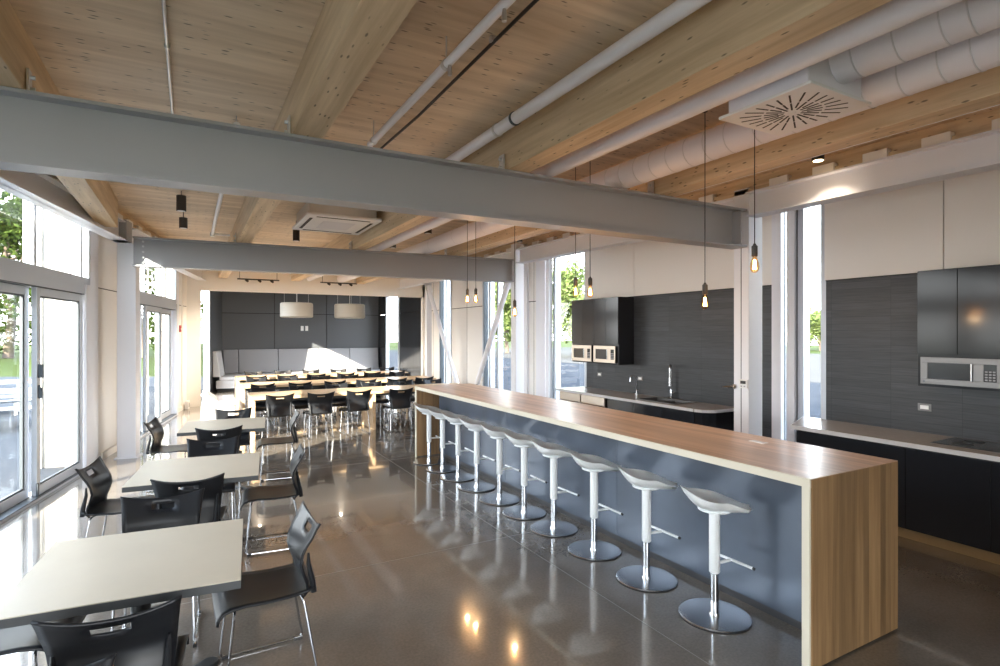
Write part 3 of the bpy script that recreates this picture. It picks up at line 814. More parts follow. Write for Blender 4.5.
# ------------------------------------------------------------------ long wood community tables
def wood_table(label, x0, x1, y0, y1, legs):
    t = thing('community_table', label, 'table', ((x0+x1)/2, (y0+y1)/2, 0), 0, group='long wood tables')
    obj('table_top', MB().box((x0, y0, .69), (x1, y1, .74)), 'oak', t, world=True, bevel=.003)
    for x in legs: obj('slab_leg', MB().box((x-.025, y0+.03, 0), (x+.025, y1-.03, .69)), 'oak', t, world=True, bevel=.003)
    obj('apron', MB().box((x0+.1, (y0+y1)/2-.015, .60), (x1-.1, (y0+y1)/2+.015, .69)), 'tableedge', t, world=True)
wood_table('long wood table in the front row, facing the square tables', .93, 5.2, 10.42, 11.32, (.96, 3.08, 5.17))
wood_table('long wood table in the middle row', .95, 5.3, 12.72, 13.62, (.98, 3.10, 5.27))
wood_table('long wood table in the back row under the lounge bulkhead', 1.0, 5.4, 15.0, 15.9-.02, (1.03, 3.15, 5.37))
rowx = [1.33, 2.00, 2.68, 3.46, 4.14, 4.82]
rows = [(10.02, 0, 'back to the camera, near side of the front wood table', 'chairs along the near side of the front wood table', rowx),
        (11.75, 180, 'across the front wood table, facing the camera', 'chairs along the far side of the front wood table', [1.25, 1.95, 2.65, 3.4, 4.1, 4.8]),
        (12.32, 0, 'at the near side of the middle wood table', 'chairs along the near side of the middle wood table', [1.30, 2.03, 2.76, 3.45, 4.16, 4.84]),
        (14.05, 180, 'across the middle wood table, facing the camera', 'chairs along the far side of the middle wood table', [1.35, 2.05, 2.8, 3.5, 4.2, 4.9]),
        (14.60, 0, 'at the near side of the back wood table', 'chairs along the near side of the back wood table', [1.4, 2.1, 2.8, 3.55, 4.25, 4.95]),
        (16.35, 180, 'across the back wood table, facing the camera', 'chairs along the far side of the back wood table', [1.5, 2.25, 3.0, 3.75, 4.5, 5.2])]
for y, fd, ph, grp, xs in rows:
    for k, x in enumerate(xs):
        l, r = chair_at(x, y + rnd.uniform(-.04, .04), fd + rnd.uniform(-5, 5))
        lab = '%s from the left %s' % (ORD[k] if k else 'leftmost', ph) if k else 'leftmost chair %s' % ph
        if k: lab = '%s from left, %s' % (ORD[k] + ' chair', ph)
        copy_thing(ch, l, r, lab, grp)

# ------------------------------------------------------------------ kitchens
# sink counter
wt = thing('worktop', 'pale-edged worktop holding the sink, below the far dark tiles', 'worktop', (5.9, 6.3, 0), 0)
poly_near = []
for q in range(7):
    a = -PI/2 - q*(PI/2)/6; poly_near.append((5.82 + .20*math.cos(a), 4.98 + .20*math.sin(a)))
m = MB().prism([(6.229, 4.78)] + poly_near[0:] + [(5.62, 5.45), (6.229, 5.45)], .845, .882)
m.box((5.62, 6.15, .845), (6.229, 8.05, .882)); m.box((5.62, 5.45, .845), (5.74, 6.15, .882)); m.box((6.14, 5.45, .845), (6.229, 6.15, .882))
obj('slab', m, 'counter', wt, world=True)
e = MB().box((5.612, 5.0, .843), (5.62, 8.05, .880))
pts = [(6.229, 4.78)] + poly_near; 
for (xa, ya), (xb, yb) in zip(pts[:-1], pts[1:]):
    d = Vector((xb-xa, yb-ya, 0)); nn = Vector((d.y, -d.x, 0)).normalized()*-.008
    e.add([(xa,ya,.843),(xb,yb,.843),(xb,yb,.880),(xa,ya,.880),(xa+nn.x,ya+nn.y,.843),(xb+nn.x,yb+nn.y,.843),(xb+nn.x,yb+nn.y,.880),(xa+nn.x,ya+nn.y,.880)], [(0,1,2,3),(7,6,5,4),(0,4,5,1),(3,2,6,7)])
obj('pale_edge_band', e, 'counteredge', wt, world=True)
sk = thing('kitchen_sink', 'stainless sink let into the far worktop', 'sink', (5.94, 5.8, .70), 0)
m = MB().box((5.74, 5.45, .66), (6.14, 6.15, .67)); 
for a, b in (((5.74,5.45,.67),(5.75,6.15,.884)), ((6.13,5.45,.67),(6.14,6.15,.884)), ((5.75,5.45,.67),(6.13,5.46,.884)), ((5.75,6.14,.67),(6.13,6.15,.884)), ((5.75,5.79,.67),(6.13,5.81,.87))): m.box(a, b)
obj('basin', m, 'stainless', sk, world=True)
obj('rim', MB().box((5.72, 5.43, .882), (5.75, 6.17, .887)).box((6.13, 5.43, .882), (6.16, 6.17, .887)).box((5.75, 5.43, .882), (6.13, 5.46, .887)).box((5.75, 6.14, .882), (6.13, 6.17, .887)), 'stainless', sk, world=True)
obj('drain', MB().lathe([(.03, 0), (.03, .004)], (5.94, 5.62, .67), 14), 'chrome', sk, world=True)
# tall faucet
t = thing('kitchen_faucet', 'tall spring-neck chrome faucet behind the far sink', 'faucet', (6.17, 5.90, .882), 0)
obj('body', MB().lathe([(.028, 0), (.028, .02), (.018, .03), (.018, .12), (.014, .14)], n=16), 'chrome', t)
obj('riser', MB().tube(arc([(0, 0, .1), (0, 0, .50), (-.12, -.09, .50), (-.12, -.09, .30)], .06, 8), .013, 10), 'chrome', t)
obj('spray_head', MB().tube([(-.12, -.09, .32), (-.12, -.09, .20)], [.016, .020], 12), 'chrome', t)
obj('handle', MB().tube([(0, -.02, .08), (0, -.07, .11)], .008, 8), 'chrome', t)
obj('hose_bracket', MB().tube([(0, 0, .26), (-.12, -.09, .26)], .006, 6), 'black', t)
t = thing('water_tap', 'small curved chrome tap beside the far sink', 'faucet', (6.17, 6.62, .882), 0)
obj('body', MB().lathe([(.02, 0), (.02, .015), (.012, .02), (.012, .07)], n=14), 'chrome', t)
obj('spout', MB().tube(arc([(0, 0, .05), (0, 0, .28), (-.10, .03, .30), (-.11, .03, .20)], .06, 7), .007, 8), 'chrome', t)
obj('handle', MB().tube([(0, -.01, .06), (.0, -.05, .075)], .005, 6), 'chrome', t)

def cabinet(label, y0, y1, x0, x1, z0, z1, doors, m='gloss', name='base_cabinet', handle=None, horiz=None):
    t = thing(name, label, 'cabinet', ((x0+x1)/2, (y0+y1)/2, z0), 0)
    obj('carcass', MB().box((x0+.02, y0, z0), (x1, y1, z1)), m, t, world=True)
    for a, b, za, zb in doors: obj('door', MB().box((x0, a+.002, za), (x0+.019, b-.002, zb)), m, t, world=True, bevel=.0015)
    return t
c = cabinet('dark gloss base cabinet below the far sink', 5.02, 6.72, 5.66, 6.229, .07, .655, [(5.02, 5.58, .09, .82), (5.58, 6.15, .09, .82), (6.15, 6.72, .09, .82)])
obj('front_rail', MB().box((5.68, 5.02, .655), (5.715, 6.72, .843)).box((5.715, 6.2, .655), (6.22, 6.72, .843)).box((5.715, 5.02, .655), (6.22, 5.40, .843)), 'gloss', c, world=True)
# rounded dark end of the far counter base
m = MB().prism([(6.229, 4.84), (5.86, 4.84), (5.76, 4.87), (5.70, 4.93), (5.67, 5.017), (6.229, 5.017)], .07, .843, smooth=False); obj('curved_end_panel', m, 'gloss', c, world=True)
obj('plinth', MB().box((5.74, 4.9, 0), (6.2, 6.72, .07)), 'barkick', c, world=True)
def appliance(label, y0, y1, name, cat):
    t = thing(name, label, cat, (5.95, (y0+y1)/2, 0), 0)
    obj('body', MB().box((5.69, y0+.004, 0), (6.229, y1-.004, .84)), 'barkick', t, world=True)
    obj('front_panel', MB().box((5.665, y0+.006, .10), (5.689, y1-.006, .68)), 'stainlesswarm', t, world=True, bevel=.003)
    obj('control_panel', MB().box((5.665, y0+.006, .69), (5.689, y1-.006, .83)), 'stainlesswarm', t, world=True, bevel=.003)
    obj('handle', MB().tube(arc([(5.665, y0+.05, .70), (5.625, y0+.05, .70), (5.625, y1-.05, .70), (5.665, y1-.05, .70)], .02), .009, 8), 'chrome', t, world=True)
appliance('warm stainless dishwasher under the far worktop, next to the dark post', 6.80, 7.40, 'dishwasher', 'dishwasher')
appliance('warm stainless drawer unit under the far end of the far worktop', 7.42, 8.02, 'drawer_fridge', 'appliance')

def microwave(label, y0, y1, z0, z1, xf, m, group=None):
    t = thing('microwave', label, 'microwave', (xf+.18, (y0+y1)/2, z0), 0, group=group)
    w = y1-y0; h = z1-z0
    obj('case', MB().box((xf+.015, y0, z0), (6.22, y1, z1)), 'mwglass', t, world=True)
    # face: stainless frame around window (camera sees it from -x; y1 is the left side)
    wy0, wy1 = y0+w*.36, y1-w*.10
    fr = MB().box((xf, y0, z1-h*.20), (xf+.015, y1, z1)).box((xf, y0, z0), (xf+.015, y1, z0+h*.20))
    fr.box((xf, wy1, z0+h*.2), (xf+.015, y1, z1-h*.2)).box((xf, y0, z0+h*.2), (xf+.015, y0+w*.05, z1-h*.2)).box((xf, y0+w*.20, z0+h*.2), (xf+.015, wy0, z1-h*.2))
    obj('front_frame', fr, m, t, world=True, bevel=.002)
    obj('window', MB().box((xf+.006, wy0, z0+h*.2), (xf+.014, wy1, z1-h*.2)), 'mwglass', t, world=True)
    kp = obj('keypad', MB().box((xf+.002, y0+w*.05, z0+h*.2), (xf+.014, y0+w*.20, z1-h*.2)), 'mwglass', t, world=True)
    bt = MB()
    for a in range(3):
        for b in range(4): bt.box((xf+.0005, y0+w*(.065+.045*a), z0+h*(.24+.095*b)), (xf+.002, y0+w*(.095+.045*a), z0+h*(.24+.095*b)+h*.05))
    obj('keys', bt, 'grey', kp, world=True)
    kp.children[0].matrix_parent_inverse = Matrix.Identity(4)
    obj('handle', MB().tube([(xf-.012, wy0-.012, z0+h*.2), (xf-.012, wy0-.012, z1-h*.2)], .006, 8), 'chrome', t, world=True)
    obj('badge', MB().tube([(xf, y1-w*.05, z0+h*.10), (xf-.002, y1-w*.05, z0+h*.10)], .008, 12), 'framedark', t, world=True)
    return t
# upper cabinets
cu = cabinet('dark gloss wall cabinet over the two far microwaves', 6.75, 7.97, 5.90, 6.229, 1.345, 2.425, [(6.75, 7.05, 1.67, 2.42), (7.05, 7.36, 1.67, 2.42), (7.36, 7.67, 1.67, 2.42), (7.67, 7.97, 1.67, 2.42)], name='wall_cabinet')
microwave('stainless microwave on the right of the far pair, under the gloss cabinet', 6.80, 7.34, 1.37, 1.64, 5.88, 'stainlesswarm')
microwave('stainless microwave on the left of the far pair, next to the window', 7.40, 7.94, 1.37, 1.64, 5.88, 'stainlesswarm')
cu2 = cabinet('dark gloss wall cabinet over the near microwave on the right', .7, 2.62, 5.90, 6.229, 1.36, 2.425, [(.7, 1.2, 1.66, 2.42), (1.2, 1.75, 1.66, 2.42), (1.75, 2.31, 1.66, 2.42), (2.31, 2.62, 1.66, 2.42), (.7, 1.95, 1.36, 1.655)], m='glossgrey', name='wall_cabinet')
microwave('stainless microwave with black keypad built in above the near kitchen counter', 2.0, 2.585, 1.385, 1.63, 5.88, 'stainless')
# near counter
wt2 = thing('worktop', 'pale-edged worktop of the near kitchen on the right', 'worktop', (5.9, 2.0, 0), 0)
obj('slab', MB().prism([(5.54, .6), (6.229, .6), (6.229, 3.92), (5.54, 3.62)], .842, .880), 'counter', wt2, world=True)
obj('pale_edge_band', MB().prism([(5.532, .6), (5.54, .6), (5.54, 3.62), (6.229, 3.92), (6.229, 3.93), (5.532, 3.627)], .840, .879), 'counteredge', wt2, world=True)
hob = thing('cooktop', 'flat black glass cooktop in the near kitchen worktop', 'cooktop', (5.95, 2.05, .880), 0)
obj('glass_top', MB().box((5.72, 1.65, .880), (6.18, 2.44, .886)), 'mwglass', hob, world=True, bevel=.002)
for dx, dy in ((-.1, -.2), (.12, -.2), (-.1, .2), (.12, .2)): obj('burner_ring', MB().lathe([(.075, .006), (.075, .0065)], (dx, dy, 0), 24), 'framedark', hob)
c = cabinet('dark gloss base cabinet with wide doors under the near worktop', .6, 3.60, 5.60, 6.229, .09, .840, [(.6, 1.30, .10, .815), (1.30, 1.97, .10, .815), (1.97, 2.58, .10, .815), (2.58, 3.60, .10, .815)])
obj('wood_plinth', MB().box((5.64, .6, 0), (6.2, 3.60, .09)), 'plinth', c, world=True)
def outlet(label, y, z, horiz=True):
    t = thing('wall_outlet', label, 'outlet', (6.229, y, z), 0)
    w, h = (.058, .036) if horiz else (.036, .058)
    obj('plate', MB().box((-.008, -w, -h), (0, w, h)), 'stainless' if horiz else 'white', t, bevel=.003)
    obj('receptacle', MB().box((-.011, -w*.6, -h*.5), (-.008, w*.6, h*.5)), 'white', t)
outlet('wall outlet in the dark tiles below the near microwave', 2.70, 1.13)
outlet('wall outlet in the dark tiles below the left far microwave', 7.60, 1.13)
outlet('wall outlet in the dark tiles behind the small curved tap', 6.60, 1.13)

# ------------------------------------------------------------------ ceiling services
def pipe(name, label, cat, x, z, r, y0, y1, m, parts=(), clamp_m='galv'):
    t = thing(name, label, cat, (x, y0, z), 0)
    obj('run', MB().tube([(x, y0, z), (x, y1, z)], r, 20), m, t, world=True)
    for y in parts:
        obj('clamp', MB().tube([(x, y-.015, z), (x, y+.015, z)], r+.006, 20), clamp_m, t, world=True)
        obj('hanger_rod', MB().tube([(x, y, z+r), (x, y, DZ)], .005, 6), 'galv', t, world=True)
    return t
sp = pipe('sprinkler_pipe', 'thin white sprinkler pipe on the ceiling, right of the middle timber beam', 'pipe', 1.335, 3.45, .026, -3, 4.66, 'pipe', (1.2, 3.05, 4.55))
for y in (2.35, 3.0):
    sh = obj('sprinkler_head', MB().lathe([(.012, -.06), (.014, -.03), (.010, 0)], (1.335, y, 3.425), 10), 'bolt', sp, world=True)
t = pipe('drain_pipe', 'white pipe beside the big timber beam above the bar', 'pipe', 2.21, 3.52, .047, -3, 7.2, 'pipe', (-1.5, 6.0), 'galv')
for y in (3.72, 4.0): obj('coupling', MB().tube([(2.21, y-.012, 3.52), (2.21, y+.012, 3.52)], .053, 20), 'framedark' if y < 3.9 else 'galv', t, world=True)
pipe('round_duct', 'smooth straight white duct running diagonally above the bar pendants', 'duct', 2.85, 3.335, .073, -3, 15.8, 'duct')
pipe('electrical_conduit', 'thin metal conduit on the deck at the upper left', 'conduit', -.122, 3.60, .010, -3, 5.2, 'conduit', (2.45, 3.95))
t = pipe('sprinkler_pipe', 'short white sprinkler pipe beyond the near steel beam, left of the middle timber beam', 'pipe', .33, 3.53, .026, 4.95, 10.6, 'pipe', (5.0, 6.5))
obj('branch', MB().tube([(.33, 10.6, 3.53), (.60, 10.6, 3.53)], .02, 12), 'pipe', t, world=True)
obj('elbow', MB().lathe([(.035, -.04), (.035, .03)], (.33, 10.6, 3.53), 12), 'galv', t, world=True)
t = pipe('slim_cable', 'thin white cable along the lower edge of the timber beam above the kitchen side', 'cable', 4.355, 3.262, .007, -3, 9.2, 'pipe')
t = thing('black_cable', 'black cable running beside the sprinkler pipe on the ceiling', 'cable', (1.58, 0, 3.6), 0)
obj('cable', MB().tube([(1.58, -3, 3.60), (1.575, 0, 3.585), (1.585, 2, 3.60), (1.58, 4.15, 3.57), (1.58, 5.25, 3.60)], .011, 8), 'black', t, world=True)
obj('clip', MB().box((1.56, 2.9, 3.585), (1.60, 2.93, DZ)), 'galv', t, world=True)
# wrapped ducts
def wrapped(label, pts, r, seams, step):
    t = thing('wrapped_duct', label, 'duct', pts[0], 0)
    obj('run', MB().tube(pts, r, 28), 'duct', t, world=True)
    P0, P1 = Vector(pts[0]), Vector(pts[-1])
    k = 0
    for s_ in seams:
        L = len(pts)-1; u = s_*L; i = min(int(u), L-1); p = Vector(pts[i]).lerp(Vector(pts[i+1]), u-i); d = (Vector(pts[i+1])-Vector(pts[i])).normalized()
        obj('wrap_seam', MB().tube([p-d*.004, p+d*.0035], r+.003, 28, cap=False), 'ductseam', t, world=True, solid=.002)
    return t
wrapped('long wrapped white duct between the timber beams above the kitchen side', [(3.71, -3, 3.385), (3.71, 4.4, 3.385), (3.71, 15.8, 3.385)], .125,
        [ (.405+.0148*i*1.0)/2*1.0 + .0 for i in range(0)] + [(y+3)/7.4*.5 for y in [.2, .5, .7, .9, 1.05, 1.2, 1.35, 1.5, 1.7, 1.9, 2.15, 2.4, 2.65, 2.9, 3.1, 3.3, 3.5, 3.7, 3.9, 4.1, 4.3]] + [.5+(y-4.4)/11.4*.5 for y in (5.2, 6, 7, 8, 9)], 0)
wrapped('fat wrapped duct feeding the square ceiling diffuser', [(3.42, -2.5, 3.46), (3.40, .2, 3.46), (3.32, 1.1, 3.43), (3.27, 1.84, 3.42)], .135, [.30, .40, .50, .58, .66, .72, .77, .86, .95], 0)
# swirl diffuser
df = thing('ceiling_diffuser', 'square white swirl diffuser with radial slots under the ducts', 'air diffuser', (3.225, 2.10, 3.20), 0)
obj('plenum_box', MB().box((-.26, -.26, .02), (.27, .26, .33)), 'duct', df, bevel=.008)
obj('face_plate', MB().box((-.30, -.30, 0), (.30, .30, .018)), 'white', df, bevel=.004)
sl = MB()
for k in range(24):
    a = 2*PI*k/24; c_, s_ = math.cos(a), math.sin(a)
    L = .25/max(abs(c_), abs(s_))
    for r0, r1 in ((.05, min(.16, L)), (.175, min(.30, L))):
        if r0 >= r1 - .02: continue
        if r0 < .1 and k % 2: r0 = .08
        Tm = Matrix.Rotation(a, 4, 'Z')
        sl.box((r0, -.005, -.002), (r1, .005, .001), 0, Tm)
obj('slot', sl, 'slot', df)
obj('hub', MB().lathe([(.02, -.006), (.02, 0)], n=16), 'white', df)
# ac cassette
ac = thing('air_conditioner', 'square white ceiling air conditioning cassette beyond the near steel beam', 'air conditioner', (1.83, 8.15, 3.395), 0)
obj('body', MB().box((-.45, -.52, .04), (.45, .52, .2245)), 'galv', ac)
fpn = obj('face_panel', MB().box((-.50, -.62, 0), (.50, .62, .04)), 'white', ac, bevel=.012)
for a, b in (((-.36, -.54, -.003), (.36, -.50, .001)), ((-.36, .50, -.003), (.36, .54, .001)), ((-.43, -.42, -.003), (-.39, .42, .001)), ((.39, -.42, -.003), (.43, .42, .001))):
    obj('air_slot', MB().box(a, b), 'slot', ac)
obj('intake_grille', MB().box((-.22, -.28, -.004), (.22, .28, .0)), 'ductseam', ac)

# spotlights
def spot(label, x, y, z, lit=False, r=.045, h=.13):
    t = thing('ceiling_spotlight', label, 'spotlight', (x, y, z), 0, group='cylinder spotlights')
    obj('housing', MB().lathe([(r, 0), (r, h)], n=18), 'socket', t)
    obj('lens', MB().lathe([(r*.8, -.002), (r*.8, .001)], n=18), 'lampwarm' if lit else 'white', t)
    if not lit: return t if z + h >= DZ else (obj('stem', MB().tube([(0, 0, h), (0, 0, DZ-z)], .006, 6), 'socket', t), t)[1]
    sl_ = bpy.data.lights.new('spot_lamp', 'SPOT'); sl_.energy = 14; sl_.color = (1., .80, .58); sl_.spot_size = 1.9; sl_.spot_blend = .6; sl_.shadow_soft_size = .04
    so_ = bpy.data.objects.new('spot_lamp', sl_); COL.objects.link(so_); so_.parent = t; so_.location = (0, 0, -.01)
    if z + h < DZ: obj('stem', MB().tube([(0, 0, h), (0, 0, DZ-z)], .006, 6), 'socket', t)
    return t
spot('dark cylinder spotlight hanging at left, nearer one of two above the first tables', -.095, 7.98, 3.37, r=.055, h=.19)
spot('dark cylinder spotlight hanging at left, farther one of two, close to the far steel beam', -.085, 9.33, 3.38, r=.055, h=.15)
spot('dark cylinder spotlight left of the air conditioning cassette', 1.46, 9.2, 3.30, r=.052, h=.19)
spot('dark spotlight between the white ducts just past the far steel beam', 3.33, 10.1, 3.45, r=.06, h=.12)
spot('dark spotlight between the white ducts nearer than the far steel beam', 3.34, 8.36, 3.45, r=.06, h=.12)
spot('small dark spotlight above the bar end near the right fascia', 5.06, 8.36, 3.45, r=.05, h=.10)
spot('lit cylinder downlight above the near kitchen, right of the diffuser', 5.3, 3.19, 3.515, True, r=.055, h=.10)
# smoke detectors etc. on the bulkhead ceiling: linear lights behind the far cross beam
for i, (x, lab) in enumerate(((1.55, 'small track fitting hugging the lounge bulkhead, left one'), (3.6, 'small track fitting hugging the lounge bulkhead, right one'))):
    t = thing('track_light', lab, 'track light', (x, 15.6, 3.215), 0)
    obj('track', MB().box((-.5, -.02, .0), (.5, .02, .03)), 'socket', t)
    obj('hanger', MB().box((-.45, -.004, .03), (-.44, .004, DZ-3.215)), 'socket', t); obj('hanger', MB().box((.44, -.004, .03), (.45, .004, DZ-3.215)), 'socket', t)
    sl_ = bpy.data.lights.new('track_lamp', 'SPOT'); sl_.energy = 160; sl_.color = (1., .84, .64); sl_.spot_size = 2.6; sl_.spot_blend = .8; sl_.shadow_soft_size = .035
    so_ = bpy.data.objects.new('track_lamp', sl_); COL.objects.link(so_); so_.parent = t; so_.location = (0, -.25, -.12)
    for q in (-.3, 0, .3): obj('lamp_head', MB().tube([(q, 0, 0), (q+.04, -.06, -.04)], .03, 10), 'socket', t)

# ------------------------------------------------------------------ pendants
def make_pendant(label, x, y, z, top):
    t = thing('edison_pendant', label, 'pendant lamp', (x, y, z), 0, group='bare bulb pendants over the bar')
    obj('socket', MB().lathe([(.006, .165), (.014, .15), (.021, .145), (.021, .075), (.017, .07)], n=16), 'socket', t)
    obj('bulb', MB().lathe([(.013, .075), (.015, .06), (.028, .025), (.032, .0), (.029, -.025), (.018, -.042), (.004, -.048)], n=20), 'bulbglass', t)
    fm = MB()
    for k in range(5):
        a = k*2*PI/5; b = a + .5
        fm.tube([(.006*math.cos(a), .006*math.sin(a), .045), (.013*math.cos(b), .013*math.sin(b), -.022)], .0016, 5)
    obj('filament', fm, 'filament', t)
    obj('filament_stem', MB().tube([(0, 0, .072), (0, 0, .03)], .004, 6), 'white', t)
    return t
PD = [(3.55, 2.60, 2.33, 'nearest and highest bare bulb pendant, in front of the column'),
      (3.56, 3.05, 2.085, 'bright bare bulb pendant in front of the dark tiles, second from the camera'),
      (3.50, 4.42, 2.25, 'right one of the close pair of bare bulb pendants left of the cream cupboards'),
      (3.50, 4.66, 2.27, 'left one of the close pair of bare bulb pendants left of the cream cupboards'),
      (3.50, 5.90, 2.10, 'low bare bulb pendant under the right end of the far steel beam'),
      (3.50, 6.97, 2.32, 'bare bulb pendant over the bar far end, right of the farthest pair'),
      (3.50, 7.24, 2.33, 'bare bulb pendant over the bar far end, left of the farthest pair')]
p0 = None
for x, y, z, lab in PD:
    if p0 is None: p0 = make_pendant(lab, x, y, z, 3.5); t = p0
    else: t = copy_thing(p0, (x, y, z), 0, lab)
cordsrc = list(PD)
for o in [o for o in list(COL.objects) if o.name.startswith('edison_pendant') and o.parent is None]:
    top = DZ - o.location.z
    obj('cord', MB().tube([(0, 0, .16), (0, 0, top)], .0035, 6), 'black', o)
    obj('ceiling_hook', MB().tube([(0, 0, top-.02), (0, 0, top)], .02, 10), 'socket', o)
    ld = bpy.data.lights.new('bulb_glow', 'POINT'); ld.energy = 2.2; ld.color = (1., .62, .30); ld.shadow_soft_size = .03
    lo = bpy.data.objects.new('bulb_glow', ld); COL.objects.link(lo); lo.parent = o; lo.location = (0, 0, -.07)

# ------------------------------------------------------------------ outside
struct('ground_patio', MB().prism([(-30, -14), (-3.7, -14), (-3.62, -3.2), (1.0, 22), (1.0, 27), (-30, 44)], -.12, -.04), 'patio')
struct('ground_lawn', MB().box((-90, -60, -.3), (90, 120, -.14)), 'lawn')
struct('ground_gravel', MB().box((6.65, -14, -.13), (21, 60, -.05)), 'gravel')
struct('ground_road', MB().box((21.0, -20, -.13), (50, 60, -.04)), 'road')
# fin walls projecting outside between the glazed bays
for i, (y, L) in enumerate(((9.80, .60), (15.1, .38))):
    p = LW(y); T = Matrix(((-LN.x, LU.x, 0, p.x), (-LN.y, LU.y, 0, p.y), (0, 0, 1, 0), (0, 0, 0, 1)))
    m = MB().box((.13, 0, -.05), (L+.1, .15, 4.2), 0, T)
    for q in (.29, .62): m.box((q-.012, -.03, -.05), (q+.012, 0, 4.2), 0, T)
    struct('wall_fin_%d' % (i+1), m, 'cladding')
struct('wall_sun_blocker', MB().box((-8.2, -14, -.05), (-8.0, 1.8, 7.2)), 'cladding')  # unseen wall, added only to keep the sun off the near bay

def make_tree(label, loc, h, R, seed, leafm, group, nleaf=6500, ls=.26):
    r = random.Random(seed)
    t = thing('leafy_tree', label, 'tree', loc, 0, group=group)
    pts = [(0, 0, 0), (.06*h*.3, .02*h, h*.3), (-.02*h, .03*h, h*.6), (.01*h, 0, h*.85)]
    tr = MB().tube(pts, [.035*h*.8, .026*h*.8, .018*h*.8, .006*h], 10)
    for k in range(9):
        a = r.uniform(0, 2*PI); z = h*r.uniform(.25, .7); L = R*r.uniform(.5, .9)
        tr.tube([(0, 0, z), (math.cos(a)*L*.5, math.sin(a)*L*.5, z+L*.3), (math.cos(a)*L, math.sin(a)*L, z+L*.7)], [.012*h*.6, .008*h*.6, .003*h], 7)
    obj('trunk', tr, 'bark', t)
    m = MB(); cl = []
    for k in range(26):
        a = r.uniform(0, 2*PI); q = r.uniform(0, 1)**.5*R*.8; z = r.uniform(.10, .95)
        cl.append((math.cos(a)*q*(1.15-z*.6), math.sin(a)*q*(1.15-z*.6), h*z, R*r.uniform(.28, .45)))
    for k in range(nleaf):
        cx, cy, cz, cr = r.choice(cl)
        d = Vector((r.gauss(0, 1), r.gauss(0, 1), r.gauss(0, 1))).normalized()*cr*r.uniform(.6, 1.05)
        c = Vector((cx, cy, cz)) + d
        u = Vector((r.gauss(0, 1), r.gauss(0, 1), r.gauss(0, 1))).normalized(); w = u.orthogonal().normalized()
        s_ = ls*r.uniform(.6, 1.3)
        m.add([c - u*s_, c - w*s_*.5, c + u*s_, c + w*s_*.5], [(0, 1, 2, 3)])
    obj('crown', m, leafm, t)
    return t
tl_ = make_tree('broad green tree outside beyond the patio, seen through the left sliding door', (-12.5, 57, -.14), 13, 4.6, 3, 'leaf', 'trees outside the left doors')
copy_thing(tl_, (-23.5, 60, -.14), 1.3, 'green tree farther out to the left beyond the patio', 'trees outside the left doors')
copy_thing(tl_, (-3.4, 54, -.14), 2.3, 'green tree behind the lawn, seen through the far sliding door', 'trees outside the left doors')
copy_thing(tl_, (-18, 70, -.14), 4.0, 'green tree at the back of the lawn behind the others on the left', 'trees outside the left doors')
tr_ = make_tree('leafy tree outside the kitchen window next to the far microwaves', (26.5, 35.5, -.14), 7.0, 3.6, 11, 'leaf2', 'trees outside the right windows', ls=.20)
copy_thing(tr_, (26.2, 45.5, -.14), 2.1, 'leafy tree outside, seen through the narrow window left of the far brace', 'trees outside the right windows')
tb_ = copy_thing(tr_, (62, 37, -.14), 1.0, 'distant low tree across the road, seen through the near kitchen window', 'trees outside the right windows'); tb_.scale = (.9, .9, .6)
copy_thing(tr_, (62, 46, -.14), 2.0, 'distant tree across the road left of the first, in the near kitchen window', 'trees outside the right windows').scale = (.9, .9, .7)
# patio picnic bench
for i, (x, y, lab) in enumerate(((-3.2, 14.6, 'grey outdoor bench table on the patio outside the left door'), (-4.2, 17.2, 'farther grey outdoor bench table on the patio near the lawn'))):
    t = thing('picnic_table', lab, 'outdoor table', (x, y, -.04), .15)
    obj('table_top', MB().box((-.9, -.38, .70), (.9, .38, .74)), 'benchwood', t)
    for s in (-1, 1):
        obj('seat_plank', MB().box((-.9, s*.72-.14, .42), (.9, s*.72+.14, .46)), 'benchwood', t)
        obj('leg', MB().box((s*.6-.03, -.8, .36), (s*.6+.03, .8, .42)).box((s*.6-.03, -.05, 0), (s*.6+.03, .05, .70)).box((s*.6-.03, -.75, 0), (s*.6+.03, -.69, .38)).box((s*.6-.03, .69, 0), (s*.6+.03, .75, .38)), 'galv', t)

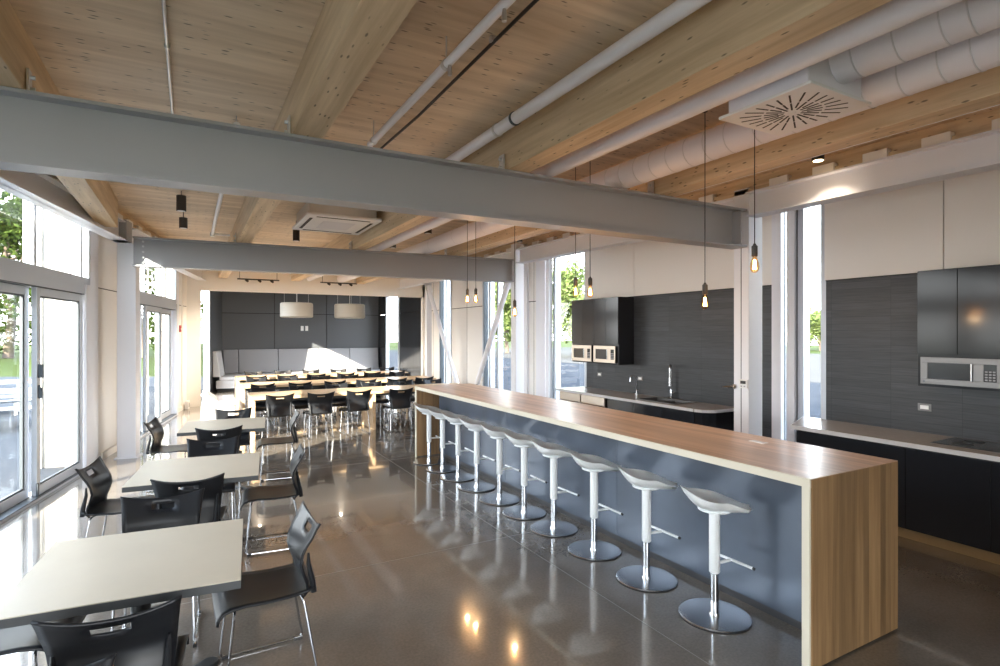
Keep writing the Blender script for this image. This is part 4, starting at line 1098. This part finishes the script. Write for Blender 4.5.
# ------------------------------------------------------------------ light
W = bpy.data.worlds.new('world'); S.world = W; W.use_nodes = True
nt = W.node_tree; bg = nt.nodes['Background']
n = N(nt)
tc = n.new('ShaderNodeTexCoord'); sx = n.new('ShaderNodeSeparateXYZ'); n.link(tc.outputs['Generated'], sx.inputs[0])
c = n.ramp(sx.outputs[2], [(.0, (1., .98, .95)), (.35, (.86, .93, 1.)), (1., (.62, .78, 1.))])
n.link(c, bg.inputs['Color']); bg.inputs['Strength'].default_value = 5.0

sd = bpy.data.lights.new('sun', 'SUN'); sd.energy = 16; sd.color = (1., .88, .70); sd.angle = .01
so = bpy.data.objects.new('sun', sd); COL.objects.link(so)
so.rotation_euler = Vector((.77, .575, -.36)).to_track_quat('-Z', 'Y').to_euler()

def portal(loc, d, sx_, sy_):
    ld = bpy.data.lights.new('window_portal', 'AREA'); ld.shape = 'RECTANGLE'; ld.size = sx_; ld.size_y = sy_
    ld.cycles.is_portal = True
    o = bpy.data.objects.new('window_portal', ld); COL.objects.link(o); o.location = loc
    o.rotation_euler = Vector(d).to_track_quat('-Z', 'Y').to_euler()
portal(tuple(LW(6.1, -.2, 1.8)), LN, 7.0, 3.5)
portal(tuple(LW(12.8, -.2, 1.8)), LN, 3.9, 3.5)
portal((RX+.2, 8.67, 1.8), (-1, 0, 0), 1.4, 3.6); portal((RX+.2, 11.25, 1.8), (-1, 0, 0), 1.6, 3.6)
portal((RX+.2, 3.98, 1.8), (-1, 0, 0), .64, 3.6)
portal((-1.1, -3.35, 1.55), (0, 1, 0), 5, 3.1)

# ------------------------------------------------------------------ render look
vs = S.view_settings
vs.view_transform = 'Standard'; vs.look = 'None'; vs.gamma = 1; vs.use_curve_mapping = False
vs.exposure = 1.55
cy = S.cycles
cy.use_denoising = True
cy.max_bounces = 10; cy.diffuse_bounces = 6; cy.glossy_bounces = 5; cy.transparent_max_bounces = 16; cy.transmission_bounces = 6
cy.caustics_reflective = False; cy.caustics_refractive = False
cy.sample_clamp_indirect = 6
